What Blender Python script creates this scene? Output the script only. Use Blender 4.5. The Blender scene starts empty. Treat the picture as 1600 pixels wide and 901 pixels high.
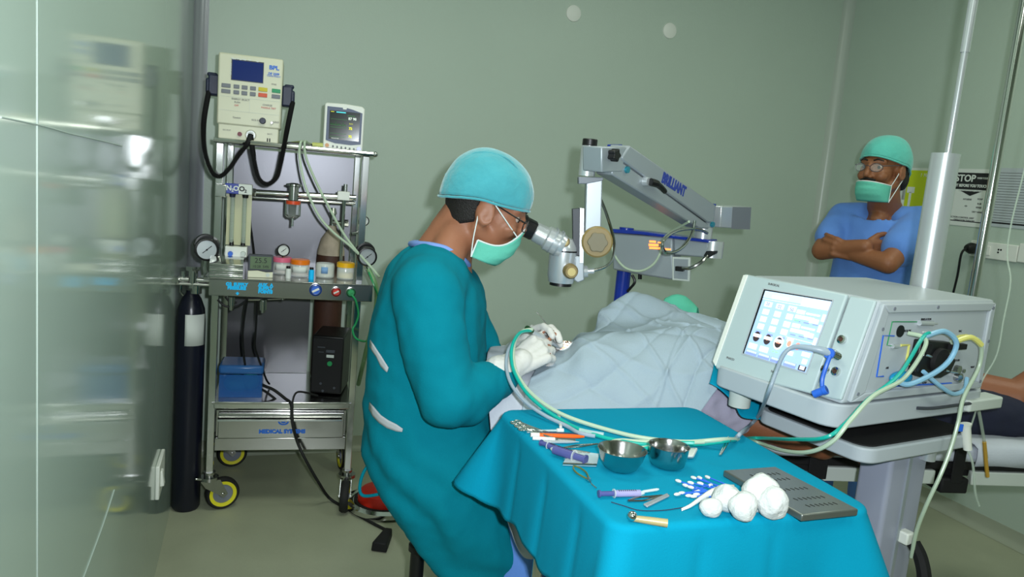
import bpy, bmesh, math, random
from math import sin, cos, pi, radians, sqrt, atan2, hypot
from mathutils import Vector, Matrix, noise
random.seed(7)
SC = bpy.context.scene
COL = SC.collection
def V(*a): return Vector(a)

# ------------------------------------------------------------------ camera
FPX, PIT, ROL, CAMH = 1200.0, radians(8.2), radians(5.1), 1.38
CAM = V(0, 0, CAMH)
FW = V(0, cos(PIT), -sin(PIT)); U0 = V(0, sin(PIT), cos(PIT)); R0 = V(1, 0, 0)
RT = R0 * cos(ROL) + U0 * sin(ROL); UP = U0 * cos(ROL) - R0 * sin(ROL)
cam_data = bpy.data.cameras.new('camera'); cam_data.sensor_width = 36.0
cam_data.lens = FPX / 1600.0 * 36.0; cam_data.clip_start = 0.05; cam_data.clip_end = 60
cam = bpy.data.objects.new('camera', cam_data); COL.objects.link(cam)
mw = Matrix((RT, UP, -FW)).transposed().to_4x4(); mw.translation = CAM
cam.matrix_world = mw
SC.camera = cam

# ------------------------------------------------------------------ light
SC.view_settings.view_transform = 'Standard'; SC.view_settings.look = 'None'
SC.view_settings.gamma = 1.0; SC.view_settings.use_curve_mapping = False
SC.view_settings.exposure = 0.12
wd = bpy.data.worlds.new('world'); SC.world = wd; wd.use_nodes = True
wd.node_tree.nodes['Background'].inputs[0].default_value = (0.75, 0.9, 0.8, 1)
wd.node_tree.nodes['Background'].inputs[1].default_value = 0.03
def add_light(name, kind, loc, energy, color=(1, 1, 1), rot=None, **kw):
    l = bpy.data.lights.new(name, kind); l.energy = energy; l.color = color
    for k, v in kw.items(): setattr(l, k, v)
    o = bpy.data.objects.new(name, l); COL.objects.link(o); o.location = loc
    if rot is not None: o.rotation_euler = rot
    return o
FLASH_W, CEIL_W = 126.0, 11.5
fl = add_light('camera_flash', 'SPOT', CAM + RT * 0.075 + UP * 0.055, FLASH_W, (0.93, 1.0, 1.05), shadow_soft_size=0.02, spot_size=radians(122), spot_blend=1.0)
fl.rotation_euler = (FW + UP * 0.10).to_track_quat('-Z', 'Y').to_euler()
for cx, cy in ((-0.2, 1.9), (1.7, 2.3), (0.3, 0.0), (1.9, 0.2)):
    add_light('ceiling_lamp', 'AREA', V(cx, cy, 2.78), CEIL_W, (0.93, 1.0, 0.86), size=0.6, shape='SQUARE')

# ------------------------------------------------------------------ pixel -> place helpers (1600 x 901 frame)
def ray(x, y): return FW * FPX + RT * (x - 800) - UP * (y - 450.5)
def AY(x, y, Y): r = ray(x, y); return CAM + r * (Y / r.y)
def AZ(x, y, z): r = ray(x, y); return CAM + r * ((z - CAMH) / r.z)
def AP(x, y, p0, n): r = ray(x, y); return CAM + r * ((p0 - CAM).dot(n) / r.dot(n))

# ------------------------------------------------------------------ materials
def lin(c):
    c = c / 255.0
    return c / 12.92 if c <= 0.04045 else ((c + 0.055) / 1.055) ** 2.4
def rgb(r, g, b): return (lin(r), lin(g), lin(b), 1.0)
MATS = {}
def mat(name, col, rough=0.5, metal=0.0, bump=0.0, bscale=200.0, var=0.0, vscale=6.0, trans=0.0, ior=1.45, alpha=1.0,
        emit=None, estr=0.0, spec=0.5, coat=0.0, sheen=0.0, detail=3.0, aniso=None):
    if name in MATS: return MATS[name]
    m = bpy.data.materials.new(name); m.use_nodes = True
    nt = m.node_tree; b = nt.nodes['Principled BSDF']
    b.inputs['Base Color'].default_value = col
    b.inputs['Roughness'].default_value = rough; b.inputs['Metallic'].default_value = metal
    b.inputs['Specular IOR Level'].default_value = spec
    b.inputs['Transmission Weight'].default_value = trans; b.inputs['IOR'].default_value = ior
    b.inputs['Alpha'].default_value = alpha; b.inputs['Coat Weight'].default_value = coat
    b.inputs['Sheen Weight'].default_value = sheen
    if emit: b.inputs['Emission Color'].default_value = emit; b.inputs['Emission Strength'].default_value = estr
    tc = nt.nodes.new('ShaderNodeTexCoord')
    if var > 0:
        n = nt.nodes.new('ShaderNodeTexNoise'); n.inputs['Scale'].default_value = vscale; n.inputs['Detail'].default_value = detail
        nt.links.new(tc.outputs['Object'], n.inputs['Vector'])
        mx = nt.nodes.new('ShaderNodeMix'); mx.data_type = 'RGBA'
        mx.inputs[6].default_value = tuple(max(0, c * (1 - var)) for c in col[:3]) + (1,)
        mx.inputs[7].default_value = tuple(min(1, c * (1 + var)) for c in col[:3]) + (1,)
        nt.links.new(n.outputs['Fac'], mx.inputs[0]); nt.links.new(mx.outputs[2], b.inputs['Base Color'])
    if bump > 0:
        n2 = nt.nodes.new('ShaderNodeTexNoise'); n2.inputs['Scale'].default_value = bscale; n2.inputs['Detail'].default_value = detail
        bp = nt.nodes.new('ShaderNodeBump'); bp.inputs['Strength'].default_value = bump; bp.inputs['Distance'].default_value = 0.01
        if aniso:
            mp = nt.nodes.new('ShaderNodeMapping'); mp.inputs['Scale'].default_value = aniso
            nt.links.new(tc.outputs['Object'], mp.inputs['Vector']); nt.links.new(mp.outputs[0], n2.inputs['Vector'])
        else: nt.links.new(tc.outputs['Object'], n2.inputs['Vector'])
        nt.links.new(n2.outputs['Fac'], bp.inputs['Height']); nt.links.new(bp.outputs[0], b.inputs['Normal'])
    MATS[name] = m
    return m
M = dict(
 wall=mat('wall_paint', rgb(180, 195, 182), 0.42, bump=0.06, bscale=90, var=0.03, vscale=3),
 wall_gloss=mat('wall_gloss_panel', rgb(168, 185, 174), 0.09, var=0.03, vscale=2, spec=0.5),
 floor=mat('floor_vinyl', rgb(162, 166, 142), 0.42, bump=0.08, bscale=60, var=0.10, vscale=7, detail=6.0),
 ceil=mat('ceiling_paint', rgb(205, 210, 200), 0.8),
 trim=mat('trim_pale', rgb(190, 196, 190), 0.25),
 trim_alu=mat('trim_grey', rgb(160, 162, 170), 0.25, 0.4),
 chrome=mat('chrome', rgb(215, 215, 215), 0.12, 1.0),
 steel=mat('brushed_steel', rgb(185, 185, 183), 0.17, 1.0, bump=0.015, bscale=300),
 panel=mat('steel_panel', rgb(112, 112, 118), 0.34, 0.6),
 alu=mat('silver_paint', rgb(158, 166, 172), 0.38, 0.3),
 alu2=mat('silver_smooth', rgb(205, 210, 214), 0.28, 0.55),
 white=mat('white_plastic', rgb(225, 228, 220), 0.4),
 cream=mat('cream_plastic', rgb(214, 214, 190), 0.4),
 offw=mat('offwhite_plastic', rgb(196, 204, 198), 0.45),
 grey=mat('grey_plastic', rgb(120, 125, 135), 0.5),
 dgrey=mat('dark_grey_plastic', rgb(60, 64, 72), 0.5),
 black=mat('black_plastic', rgb(18, 18, 20), 0.4),
 blackm=mat('black_matte', rgb(14, 14, 16), 0.75),
 navy=mat('navy_plastic', rgb(36, 42, 66), 0.45),
 bluep=mat('blue_enamel', rgb(28, 52, 150), 0.25, coat=0.3),
 blue=mat('blue_plastic', rgb(42, 100, 205), 0.4),
 cyanink=mat('cyan_ink', rgb(0, 190, 255), 0.6),
 blueink=mat('blue_ink', rgb(40, 110, 215), 0.5),
 red=mat('red_plastic', rgb(200, 36, 20), 0.4),
 yellow=mat('yellow_rubber', rgb(222, 214, 40), 0.5),
 rubber=mat('black_rubber', rgb(22, 22, 22), 0.7),
 orange=mat('orange_plastic', rgb(232, 120, 20), 0.35),
 pink=mat('pink_plastic', rgb(225, 110, 140), 0.35),
 green=mat('green_plastic', rgb(30, 140, 80), 0.4),
 gbut=mat('button_grey', rgb(118, 122, 130), 0.5),
 ink=mat('black_ink', rgb(30, 30, 34), 0.6),
 gink=mat('grey_ink', rgb(110, 112, 112), 0.6),
 paper=mat('white_paper', rgb(215, 220, 215), 0.7),
 glass=mat('clear_glass', (0.95, 0.98, 0.96, 1), 0.03, trans=0.95, ior=1.3),
 clearp=mat('clear_plastic', (0.85, 0.92, 0.9, 1), 0.15, alpha=0.35),
 tubeg=mat('clear_tubing', rgb(190, 205, 190), 0.25, alpha=0.5),
 tubew=mat('pale_tubing', rgb(178, 196, 172), 0.3),
 tubegr=mat('grey_tubing', rgb(150, 165, 178), 0.35),
 tubet=mat('teal_tubing', rgb(20, 165, 150), 0.3),
 tubey=mat('yellow_tubing', rgb(220, 215, 120), 0.35),
 tubeb=mat('pale_blue_tubing', rgb(140, 190, 220), 0.3),
 teal=mat('teal_drape_cloth', rgb(0, 138, 170), 0.9, bump=0.10, bscale=420, var=0.05, vscale=9, spec=0.15),
 gown=mat('teal_gown_cloth', rgb(0, 119, 137), 0.9, bump=0.12, bscale=380, var=0.05, vscale=7, spec=0.15),
 capc=mat('aqua_cap_fabric', rgb(70, 160, 172), 0.8, bump=0.35, bscale=45, var=0.16, vscale=16, sheen=0.5, spec=0.2),
 capc2=mat('mint_cap_fabric', rgb(92, 190, 176), 0.8, bump=0.35, bscale=45, var=0.12, vscale=16, sheen=0.3, spec=0.2),
 maskc=mat('mint_mask_fabric', rgb(100, 195, 172), 0.85, bump=0.12, bscale=120, var=0.08, vscale=25),
 maskw=mat('white_mask_fabric', rgb(225, 232, 230), 0.8),
 drape=mat('white_drape_fabric', rgb(156, 172, 184), 0.8, bump=0.15, bscale=220, var=0.06, vscale=12, spec=0.2),
 sheet=mat('grey_white_sheet', rgb(188, 194, 205), 0.8, bump=0.1, bscale=200, var=0.06, vscale=10),
 scrub=mat('blue_scrub_cloth', rgb(94, 140, 216), 0.9, bump=0.12, bscale=300, var=0.05, vscale=12, sheen=0.1),
 skin=mat('brown_skin', rgb(152, 100, 74), 0.5, bump=0.06, bscale=150, var=0.08, vscale=20),
 skin2=mat('tan_skin', rgb(140, 90, 60), 0.5, bump=0.06, bscale=150, var=0.10, vscale=20),
 skin3=mat('dark_skin', rgb(132, 80, 52), 0.5, bump=0.06, bscale=150, var=0.10, vscale=20),
 hair=mat('black_hair', rgb(26, 22, 20), 0.6, bump=0.4, bscale=300),
 glove=mat('latex_glove', rgb(212, 210, 206), 0.45, bump=0.15, bscale=45, var=0.04, vscale=15),
 cotton=mat('cotton_wool', rgb(200, 204, 202), 0.95, bump=0.3, bscale=160, spec=0.1),
 navyc=mat('navy_trouser_cloth', rgb(26, 30, 52), 0.85, bump=0.1, bscale=250),
 rust=mat('rusty_brown_paint', rgb(72, 44, 32), 0.6, var=0.3, vscale=25, bump=0.1, bscale=60),
 cyl=mat('black_cylinder_paint', rgb(20, 22, 36), 0.28, var=0.2, vscale=20),
 brass=mat('brown_knob_plastic', rgb(138, 118, 72), 0.45),
 purple=mat('purple_syringe', rgb(78, 82, 138), 0.25, alpha=0.9),
)

# ------------------------------------------------------------------ mesh builder
ROOTM = {}
def frame_from(axis):
    a = axis.normalized(); t = V(0, 0, 1) if abs(a.z) < 0.9 else V(1, 0, 0)
    x = t.cross(a).normalized(); return x, a.cross(x), a
class MB:
    def __init__(s): s.v = []; s.f = []; s.mi = []; s.cur = 0
    def add(s, vs, fs):
        o = len(s.v); s.v += [Vector(p) for p in vs]
        for f in fs: s.f.append([i + o for i in f]); s.mi.append(s.cur)
        return s
    def box(s, c, size, rot=None):
        hx, hy, hz = size[0] / 2, size[1] / 2, size[2] / 2; c = Vector(c)
        pts = [V(x, y, z) for x in (-hx, hx) for y in (-hy, hy) for z in (-hz, hz)]
        if rot is not None: pts = [rot @ p for p in pts]
        return s.add([c + p for p in pts], [(0, 1, 3, 2), (4, 6, 7, 5), (0, 4, 5, 1), (2, 3, 7, 6), (0, 2, 6, 4), (1, 5, 7, 3)])
    def hexa(s, p):   # 8 pts: bottom 4 ccw, top 4 ccw
        return s.add(p, [(3, 2, 1, 0), (4, 5, 6, 7), (0, 1, 5, 4), (1, 2, 6, 5), (2, 3, 7, 6), (3, 0, 4, 7)])
    def cyl(s, p0, p1, r0, r1=None, n=20, caps=True):
        p0 = Vector(p0); p1 = Vector(p1); r1 = r0 if r1 is None else r1
        x, y, a = frame_from(p1 - p0)
        vs = []; fs = []
        for i in range(n):
            t = 2 * pi * i / n; d = x * cos(t) + y * sin(t); vs += [p0 + d * r0, p1 + d * r1]
        for i in range(n):
            j = (i + 1) % n; fs.append((2 * i, 2 * j, 2 * j + 1, 2 * i + 1))
        if caps: fs.append([2 * i for i in reversed(range(n))]); fs.append([2 * i + 1 for i in range(n)])
        return s.add(vs, fs)
    def lathe(s, prof, o=(0, 0, 0), axis=(0, 0, 1), n=28, sx=1.0, sy=1.0, X=None):
        o = Vector(o); x, y, a = frame_from(Vector(axis))
        if X is not None: x = Vector(X).normalized(); y = a.cross(x)
        vs = []; fs = []; k = len(prof)
        for i in range(n):
            t = 2 * pi * i / n; d = x * cos(t) * sx + y * sin(t) * sy
            for r, z in prof: vs.append(o + d * max(r, 1e-5) + a * z)
        for i in range(n):
            j = (i + 1) % n
            for q in range(k - 1): fs.append((i * k + q, j * k + q, j * k + q + 1, i * k + q + 1))
        return s.add(vs, fs)
    def tube(s, pts, r, n=8, caps=True):
        pts = [Vector(p) for p in pts]; k = len(pts)
        rs = r if isinstance(r, (list, tuple)) else [r] * k
        tg = [(pts[min(i + 1, k - 1)] - pts[max(i - 1, 0)]).normalized() for i in range(k)]
        x, y, a = frame_from(tg[0]); vs = []; fs = []
        for i in range(k):
            x = (x - tg[i] * x.dot(tg[i])).normalized(); y = tg[i].cross(x)
            for j in range(n):
                t = 2 * pi * j / n; vs.append(pts[i] + (x * cos(t) + y * sin(t)) * rs[i])
        for i in range(k - 1):
            for j in range(n):
                q = (j + 1) % n; fs.append((i * n + j, i * n + q, (i + 1) * n + q, (i + 1) * n + j))
        if caps: fs.append(list(reversed(range(n)))); fs.append([(k - 1) * n + j for j in range(n)])
        return s.add(vs, fs)
    def prism(s, poly, o, ex, ey, ez, d0, d1):   # polygon in (ex,ey) at o, extruded along ez from d0 to d1
        o, ex, ey, ez = Vector(o), Vector(ex), Vector(ey), Vector(ez); n = len(poly)
        vs = [o + ex * a + ey * b + ez * d0 for a, b in poly] + [o + ex * a + ey * b + ez * d1 for a, b in poly]
        fs = [list(reversed(range(n))), list(range(n, 2 * n))]
        for i in range(n): j = (i + 1) % n; fs.append((i, j, n + j, n + i))
        return s.add(vs, fs)
    def ell(s, c, rad, rot=None, nu=20, nv=12):
        c = Vector(c)
        if not isinstance(rad, (tuple, list)): rad = (rad,) * 3
        vs = []; fs = []
        def P(a, b):
            p = V(cos(b) * cos(a) * rad[0], cos(b) * sin(a) * rad[1], sin(b) * rad[2])
            return c + (rot @ p if rot is not None else p)
        vs.append(P(0, -pi / 2))
        for j in range(1, nv):
            for i in range(nu): vs.append(P(2 * pi * i / nu, -pi / 2 + pi * j / nv))
        vs.append(P(0, pi / 2)); L = len(vs) - 1
        for i in range(nu):
            q = (i + 1) % nu; fs.append((0, 1 + q, 1 + i)); fs.append((L, 1 + (nv - 2) * nu + i, 1 + (nv - 2) * nu + q))
            for j in range(nv - 2): a = 1 + j * nu; fs.append((a + i, a + q, a + nu + q, a + nu + i))
        return s.add(vs, fs)
    def cap(s, p0, p1, r0, r1=None, n=16):    # round cone (three closed overlapping solids, fused later)
        r1 = r0 if r1 is None else r1
        s.ell(p0, r0, nu=n, nv=10); s.ell(p1, r1, nu=n, nv=10)
        if (Vector(p1) - Vector(p0)).length > 1e-4: s.cyl(p0, p1, r0, r1, n)
        return s
    def chain(s, pts, rs, n=16):
        for i in range(len(pts) - 1): s.cap(pts[i], pts[i + 1], rs[i], rs[i + 1], n)
        return s
    def grid(s, rows, wrap=False, close=False):     # rows: list of equal-length point lists
        k = len(rows[0]); vs = [p for r in rows for p in r]; fs = []
        for i in range(len(rows) - 1):
            for j in range(k if wrap else k - 1):
                q = (j + 1) % k; fs.append((i * k + j, i * k + q, (i + 1) * k + q, (i + 1) * k + j))
        if close: fs.append(list(reversed(range(k)))); fs.append([(len(rows) - 1) * k + j for j in range(k)])
        return s.add(vs, fs)
    def mesh(s, name):
        me = bpy.data.meshes.new(name); me.from_pydata([tuple(p) for p in s.v], [], s.f)
        return me
    def build(s, name, mats, parent=None, world=False, smooth=35, bevel=0.0, seg=2, fuse=0.0, relax=0, solid=0.0, subsurf=0,
              fix=True, sharp=None, disp=None, soft=None):
        if world and parent is not None:
            r = parent
            while r.parent: r = r.parent
            inv = ROOTM[r.name].inverted(); s.v = [inv @ p for p in s.v]
        me = s.mesh(name)
        if not isinstance(mats, (list, tuple)): mats = [mats]
        for m in mats: me.materials.append(M[m] if isinstance(m, str) else m)
        for p, i in zip(me.polygons, s.mi): p.material_index = i
        if fix:
            bm = bmesh.new(); bm.from_mesh(me); bmesh.ops.recalc_face_normals(bm, faces=bm.faces); bm.to_mesh(me); bm.free()
        o = bpy.data.objects.new(name, me); COL.objects.link(o)
        if fuse > 0 or relax or subsurf:
            if fuse > 0: md = o.modifiers.new('r', 'REMESH'); md.mode = 'VOXEL'; md.voxel_size = fuse; md.adaptivity = 0
            if relax: md = o.modifiers.new('s', 'SMOOTH'); md.factor = 0.5; md.iterations = relax
            if subsurf: md = o.modifiers.new('u', 'SUBSURF'); md.levels = subsurf; md.render_levels = subsurf
            dg = bpy.context.evaluated_depsgraph_get()
            nm = bpy.data.meshes.new_from_object(o.evaluated_get(dg)); o.modifiers.clear(); o.data = nm; me = nm; nm.name = name
            if not me.materials:
                for m in mats: me.materials.append(M[m] if isinstance(m, str) else m)
        if soft:      # extra relaxing of a chosen region (condition, passes)
            bm = bmesh.new(); bm.from_mesh(me); vs = [v for v in bm.verts if soft[0](v.co)]
            for _ in range(soft[1]): bmesh.ops.smooth_vert(bm, verts=vs, factor=.5, use_axis_x=True, use_axis_y=True, use_axis_z=True)
            bm.to_mesh(me); bm.free()
        if disp:
            for v in me.vertices: v.co = v.co + Vector(disp(v.co, v.normal))
        if smooth:
            me.polygons.foreach_set('use_smooth', [True] * len(me.polygons))
            if smooth < 180: me.set_sharp_from_angle(angle=radians(smooth))
        me.update()
        if bevel > 0:
            b = o.modifiers.new('bevel', 'BEVEL'); b.width = bevel; b.segments = seg; b.limit_method = 'ANGLE'; b.angle_limit = radians(35)
            b.harden_normals = False
        if solid:
            b = o.modifiers.new('thickness', 'SOLIDIFY'); b.thickness = solid; b.offset = 0
        if parent is not None: o.parent = parent
        return o

def tag(o, label=None, cat=None, group=None, kind=None):
    if label: o['label'] = label
    if cat: o['category'] = cat
    if group: o['group'] = group
    if kind: o['kind'] = kind
    return o
def root(name, label, cat, loc=(0, 0, 0), rz=0.0, group=None, R=None):
    o = bpy.data.objects.new(name, None); COL.objects.link(o); o.empty_display_size = 0.05
    mx = Matrix.Translation(Vector(loc)) @ (Matrix.Rotation(rz, 4, 'Z') if R is None else R.to_4x4())
    o.matrix_world = mx; ROOTM[o.name] = mx
    return tag(o, label, cat, group)
def struct(mb, name, m, **kw):
    return tag(mb.build(name, m, **kw), kind='structure')
def copy_tree(o, parent=None):
    c = o.copy(); COL.objects.link(c)
    if parent is not None: c.parent = parent
    for ch in list(o.children): copy_tree(ch, c)
    return c
def spline(pts, n=8, closed=False):
    pts = [Vector(p) for p in pts]; out = []; k = len(pts)
    for i in range(k - 1):
        p0, p1, p2, p3 = pts[max(i - 1, 0)], pts[i], pts[i + 1], pts[min(i + 2, k - 1)]
        for j in range(n):
            t = j / n; t2 = t * t; t3 = t2 * t
            out.append(0.5 * ((2 * p1) + (p2 - p0) * t + (2 * p0 - 5 * p1 + 4 * p2 - p3) * t2 + (3 * p1 - p0 - 3 * p2 + p3) * t3))
    out.append(pts[-1]); return out
def resample(pts, n):
    L = [0.0]
    for a, b in zip(pts, pts[1:]): L.append(L[-1] + (b - a).length)
    out = []; j = 0
    for i in range(n):
        s = L[-1] * i / (n - 1)
        while j < len(L) - 2 and L[j + 1] < s: j += 1
        d = L[j + 1] - L[j]; out.append(pts[j].lerp(pts[j + 1], (s - L[j]) / d if d > 1e-9 else 0))
    return out
def text(name, s, size, o, ex, ey, m, parent=None, world=False, depth=0.0006, align='CENTER', bold=0.0, sx=1.0):
    c = bpy.data.curves.new(name, 'FONT'); c.body = s; c.size = size; c.align_x = align; c.align_y = 'CENTER'
    c.extrude = depth; c.offset = bold; c.resolution_u = 3; c.space_line = 0.85
    t = bpy.data.objects.new(name, c); COL.objects.link(t)
    dg = bpy.context.evaluated_depsgraph_get(); me = bpy.data.meshes.new_from_object(t.evaluated_get(dg))
    bpy.data.objects.remove(t); bpy.data.curves.remove(c)
    ex = Vector(ex).normalized(); ey = Vector(ey).normalized(); ez = ex.cross(ey)
    mx = Matrix((ex * sx, ey, ez)).transposed().to_4x4(); mx.translation = Vector(o)
    if world and parent is not None:
        r = parent
        while r.parent: r = r.parent
        mx = ROOTM[r.name].inverted() @ mx
    me.transform(mx); me.name = name; me.materials.clear(); me.materials.append(M[m])
    ob = bpy.data.objects.new(name, me); COL.objects.link(ob)
    if parent is not None: ob.parent = parent
    return ob
# ================================================================== the room
YAW = radians(20.5)
ER = V(cos(YAW), sin(YAW), 0); EN = V(-sin(YAW), cos(YAW), 0)
BW0 = V(-1.05, 3.47, 0)
LC = BW0 + ER * -0.40                                   # left corner on the floor
q = AP(1296, 230, BW0, EN); RC = V(q.x, q.y, 0)         # right corner
LD = V(0.329, -0.944, 0); RD = -EN                      # directions of the side walls towards the camera
LN = V(-0.944, -0.329, 0); RN = ER                      # outward normals
L2 = LC + LD * 6.2; R2 = RC + RD * 6.6
HT = 2.9
def wall(name, a, b, n, m):
    mb = MB(); t = 0.12
    mb.hexa([a, b, b + n * t, a + n * t] + [p + V(0, 0, HT) for p in (a, b, b + n * t, a + n * t)])
    return struct(mb, name, m, smooth=0)
wall('wall_back', LC - ER * 0.1, RC + ER * 0.1, EN, 'wall')
wall('wall_left', LC + LD * -0.1, L2, LN, 'wall_gloss')
wall('wall_right', RC + RD * -0.1, R2, RN, 'wall')
wall('wall_front', L2, R2, V(0, -1, 0), 'wall')
for nm, z0, z1, m in (('floor', -0.1, 0.0, 'floor'), ('ceiling', HT, HT + 0.1, 'ceil')):
    mb = MB(); mb.prism([(p.x, p.y) for p in (LC + (LC - RC).normalized() * .2 + EN * .12, L2 + LN * .12, R2 + RN * .12, RC + RN * .12 + EN * .12)], (0, 0, 0), (1, 0, 0), (0, 1, 0), (0, 0, 1), z0, z1)
    struct(mb, nm, m, smooth=0)
# corner coves
def cove(name, c, d1, d2, w, m):
    mb = MB(); pts = []
    for i in range(7):
        t = i / 6 * pi / 2
        p = c + d1 * (w - w * sin(t)) + d2 * (w - w * cos(t)); pts.append(p)
    poly = [c] + pts
    n = len(poly); vs = [p + V(0, 0, 0.002) for p in poly] + [p + V(0, 0, HT - .002) for p in poly]
    fs = [list(range(n))[::-1], list(range(n, 2 * n))] + [(i, (i + 1) % n, n + (i + 1) % n, n + i) for i in range(n)]
    mb.add(vs, fs); return struct(mb, name, m, smooth=40)
cove('trim_1', LC, ER, LD, 0.055, 'trim_alu')
cove('trim_2', RC, -ER, RD, 0.048, mat('cove_paint', rgb(178, 188, 178), .3))
def skirting(name, a, b, n):      # n points into the room
    mb = MB(); prof = [(0, 0.001), (0.035, 0.001), (0.022, 0.006), (0.012, 0.018), (0.006, 0.03), (0.004, 0.07), (0, 0.07)]
    k = len(prof); vs = [p + n * u + V(0, 0, z) for p in (a, b) for u, z in prof]
    fs = [list(range(k)), list(range(k, 2 * k))[::-1]] + [(i, (i + 1) % k, k + (i + 1) % k, k + i) for i in range(k)]
    mb.add(vs, fs); return struct(mb, name, mat('skirting_vinyl', rgb(158, 164, 146), .4), smooth=40)
skirting('baseboard_back', LC + ER * .056, RC - ER * .061, -EN)
skirting('baseboard_right', RC + RD * .061, R2, -RN)
# joint between two glossy panels and a long scratch on the left wall
def on_left(x, y): return AP(x, y, LC, LN)
M['seam'] = mat('pale_seam', rgb(164, 178, 170), .4)
p = on_left(58, 200); mb = MB(); b = V(p.x, p.y, 0)
mb.box(b + V(0, 0, HT / 2), (0.0028, 0.002, HT - 0.01), Matrix.Rotation(atan2(LD.y, LD.x), 3, 'Z'))
struct(mb, 'trim_3', 'seam', smooth=0)
for nm, pts in (('trim_4', [(0, 183), (40, 191), (75, 199), (110, 209), (150, 218), (190, 228)]), ('trim_5', [(178, 765), (160, 820), (130, 901)])):
    mb = MB(); mb.tube(spline([on_left(x, y) - LN * 0.0008 for x, y in pts], 4), [0.0011] * (4 * (len(pts) - 1) + 1), 6); struct(mb, nm, 'seam')
# white blanking plates on the back wall
for x, y, lab in ((896, 21, 'round white blanking plate on back wall, the higher and more left of two'), (1046, 48, 'round white blanking plate on back wall, the lower one nearer the corner')):
    p = AP(x, y, BW0, EN); mb = MB(); mb.lathe([(0, 0.008), (0.034, 0.008), (0.0385, 0.006), (0.04, 0.0)], p, -EN, 32)
    tag(mb.build('blanking_plate', 'white'), lab, 'wall plate', 'blanking plates on the back wall')
# switch on the left wall
a = on_left(241, 740); bq = on_left(252, 735)
p = on_left(247, 740); ez = V(0, 0, 1)
t = root('wall_switch', 'white switch plate low on glossy left wall, edge-on', 'switch', p)
mb = MB(); mb.box(p - LN * 0.006, (0.16, 0.012, 0.11), Matrix.Rotation(atan2(LD.y, LD.x), 3, 'Z')); mb.build('plate', 'white', t, True, bevel=.003)
mb = MB(); mb.box(p - LN * 0.014 + LD * 0.03, (0.03, 0.012, 0.05), Matrix.Rotation(atan2(LD.y, LD.x), 3, 'Z') @ Matrix.Rotation(0.12, 3, 'X')); mb.build('rocker', 'white', t, True, bevel=.002)
# ---- right wall: notices and sockets
def on_right(x, y, off=0.0): return AP(x, y, RC - RN * off, RN)
def notice(name, x0, y0, x1, y1, lab, m, border=None):
    a = on_right(x0, y0); bb = on_right(x1, y1); w = (bb - a).dot(RD); h = a.z - bb.z
    t = root(name, lab, 'notice', a)
    mb = MB(); o = a - RN * 0.002
    mb.prism([(0, 0), (w, 0), (w, -h), (0, -h)], o, RD, V(0, 0, 1), -RN, 0, 0.0012); mb.build('sheet', m, t, True, smooth=0)
    return t, o - RN * 0.0016, w, h
def blk(t, name, o, u0, v0, u1, v1, m, d=0.0004):
    mb = MB(); mb.prism([(u0, -v0), (u1, -v0), (u1, -v1), (u0, -v1)], o, RD, V(0, 0, 1), -RN, 0, d); return mb.build(name, m, t, True, smooth=0)
M['lime'] = mat('lime_paper', rgb(190, 205, 30), 0.6); M['bluepaper'] = mat('blue_paper', rgb(40, 60, 170), 0.6)
M['lav'] = mat('pale_grey_paper', rgb(178, 186, 190), 0.6)
t, o, w, h = notice('notice', 1416.5, 262, 1478, 335, 'white-bordered lime green notice partly behind the grey column', 'paper')
blk(t, 'lime_panel', o, .022, .012, w - .01, h - .01, 'lime')
blk(t, 'arrow', o - RN * .0006, .03, .095, .075, .125, 'paper'); blk(t, 'arrow', o - RN * .0006, .045, .12, .06, .2, 'paper')
text('lettering', '?  HAND', .026, o + RD * (w / 2) - RN * .001 + V(0, 0, -.035), RD, V(0, 0, 1), 'paper', t, True, sx=.8)
t, o, w, h = notice('notice', 1396, 266, 1414.5, 312, 'small blue and white notice right behind the standing man\'s head', 'paper')
blk(t, 'blue_panel', o, .004, .006, w - .004, h * .55, 'bluepaper')
t, o, w, h = notice('notice', 1481, 263, 1547, 357, 'black and white STOP notice between the two metal poles', 'paper')
u0, u1 = w * .17, w * .90
blk(t, 'black_panel', o, u0, .018, u1, h * .36, 'ink')
for (ua, va, ub, vb) in ((u0, .018, u0 + .002, h - .02), (u1 - .002, .018, u1, h - .02), (u0, h - .024, u1, h - .02)): blk(t, 'border_line', o, ua, va, ub, vb, 'ink')
mb = MB(); um = (u0 + u1) / 2
mb.prism([(um - .055, -h * .385), (um + .055, -h * .385), (um, -h * .47)], o, RD, V(0, 0, 1), -RN, 0, .0004); mb.build('triangle', 'ink', t, True, smooth=0)
text('heading', 'STOP', .044, o + RD * (u0 + .062) - RN * .001 + V(0, 0, -.045), RD, V(0, 0, 1), 'paper', t, True, bold=.0012, sx=1.0)
text('lettering', 'WASH YOUR', .013, o + RD * (u0 + .15) - RN * .001 + V(0, 0, -.042), RD, V(0, 0, 1), 'paper', t, True, sx=.7)
text('lettering', 'IT BEFORE YOU TOUCH', .018, o + RD * um - RN * .001 + V(0, 0, -.078), RD, V(0, 0, 1), 'paper', t, True, bold=.0006, sx=.85)
text('lettering', 'PATIENTS AND EQUIPMENT', .011, o + RD * um - RN * .001 + V(0, 0, -.1), RD, V(0, 0, 1), 'paper', t, True, sx=.9)
for (du, dv, s) in ((-.01, .165, 'HYGIENE'), (.055, .16, 'SOAP'), (.055, .185, 'RUB'), (.055, .205, 'RINSE'), (.055, .23, 'DRY HANDS'), (-.03, .265, 'INFECTION CONTROL UNIT'), (-.01, .28, 'OPERATION THEATRE'), (-.012, .2, 'o|o')):
    text('small_print', s, .011, o + RD * (um + du) + V(0, 0, -dv * h / .31), RD, V(0, 0, 1), 'ink', t, True)
t, o, w, h = notice('notice', 1556, 262, 1640, 362, 'large pale printed paper notice at right edge of right wall', 'lav')
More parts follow.
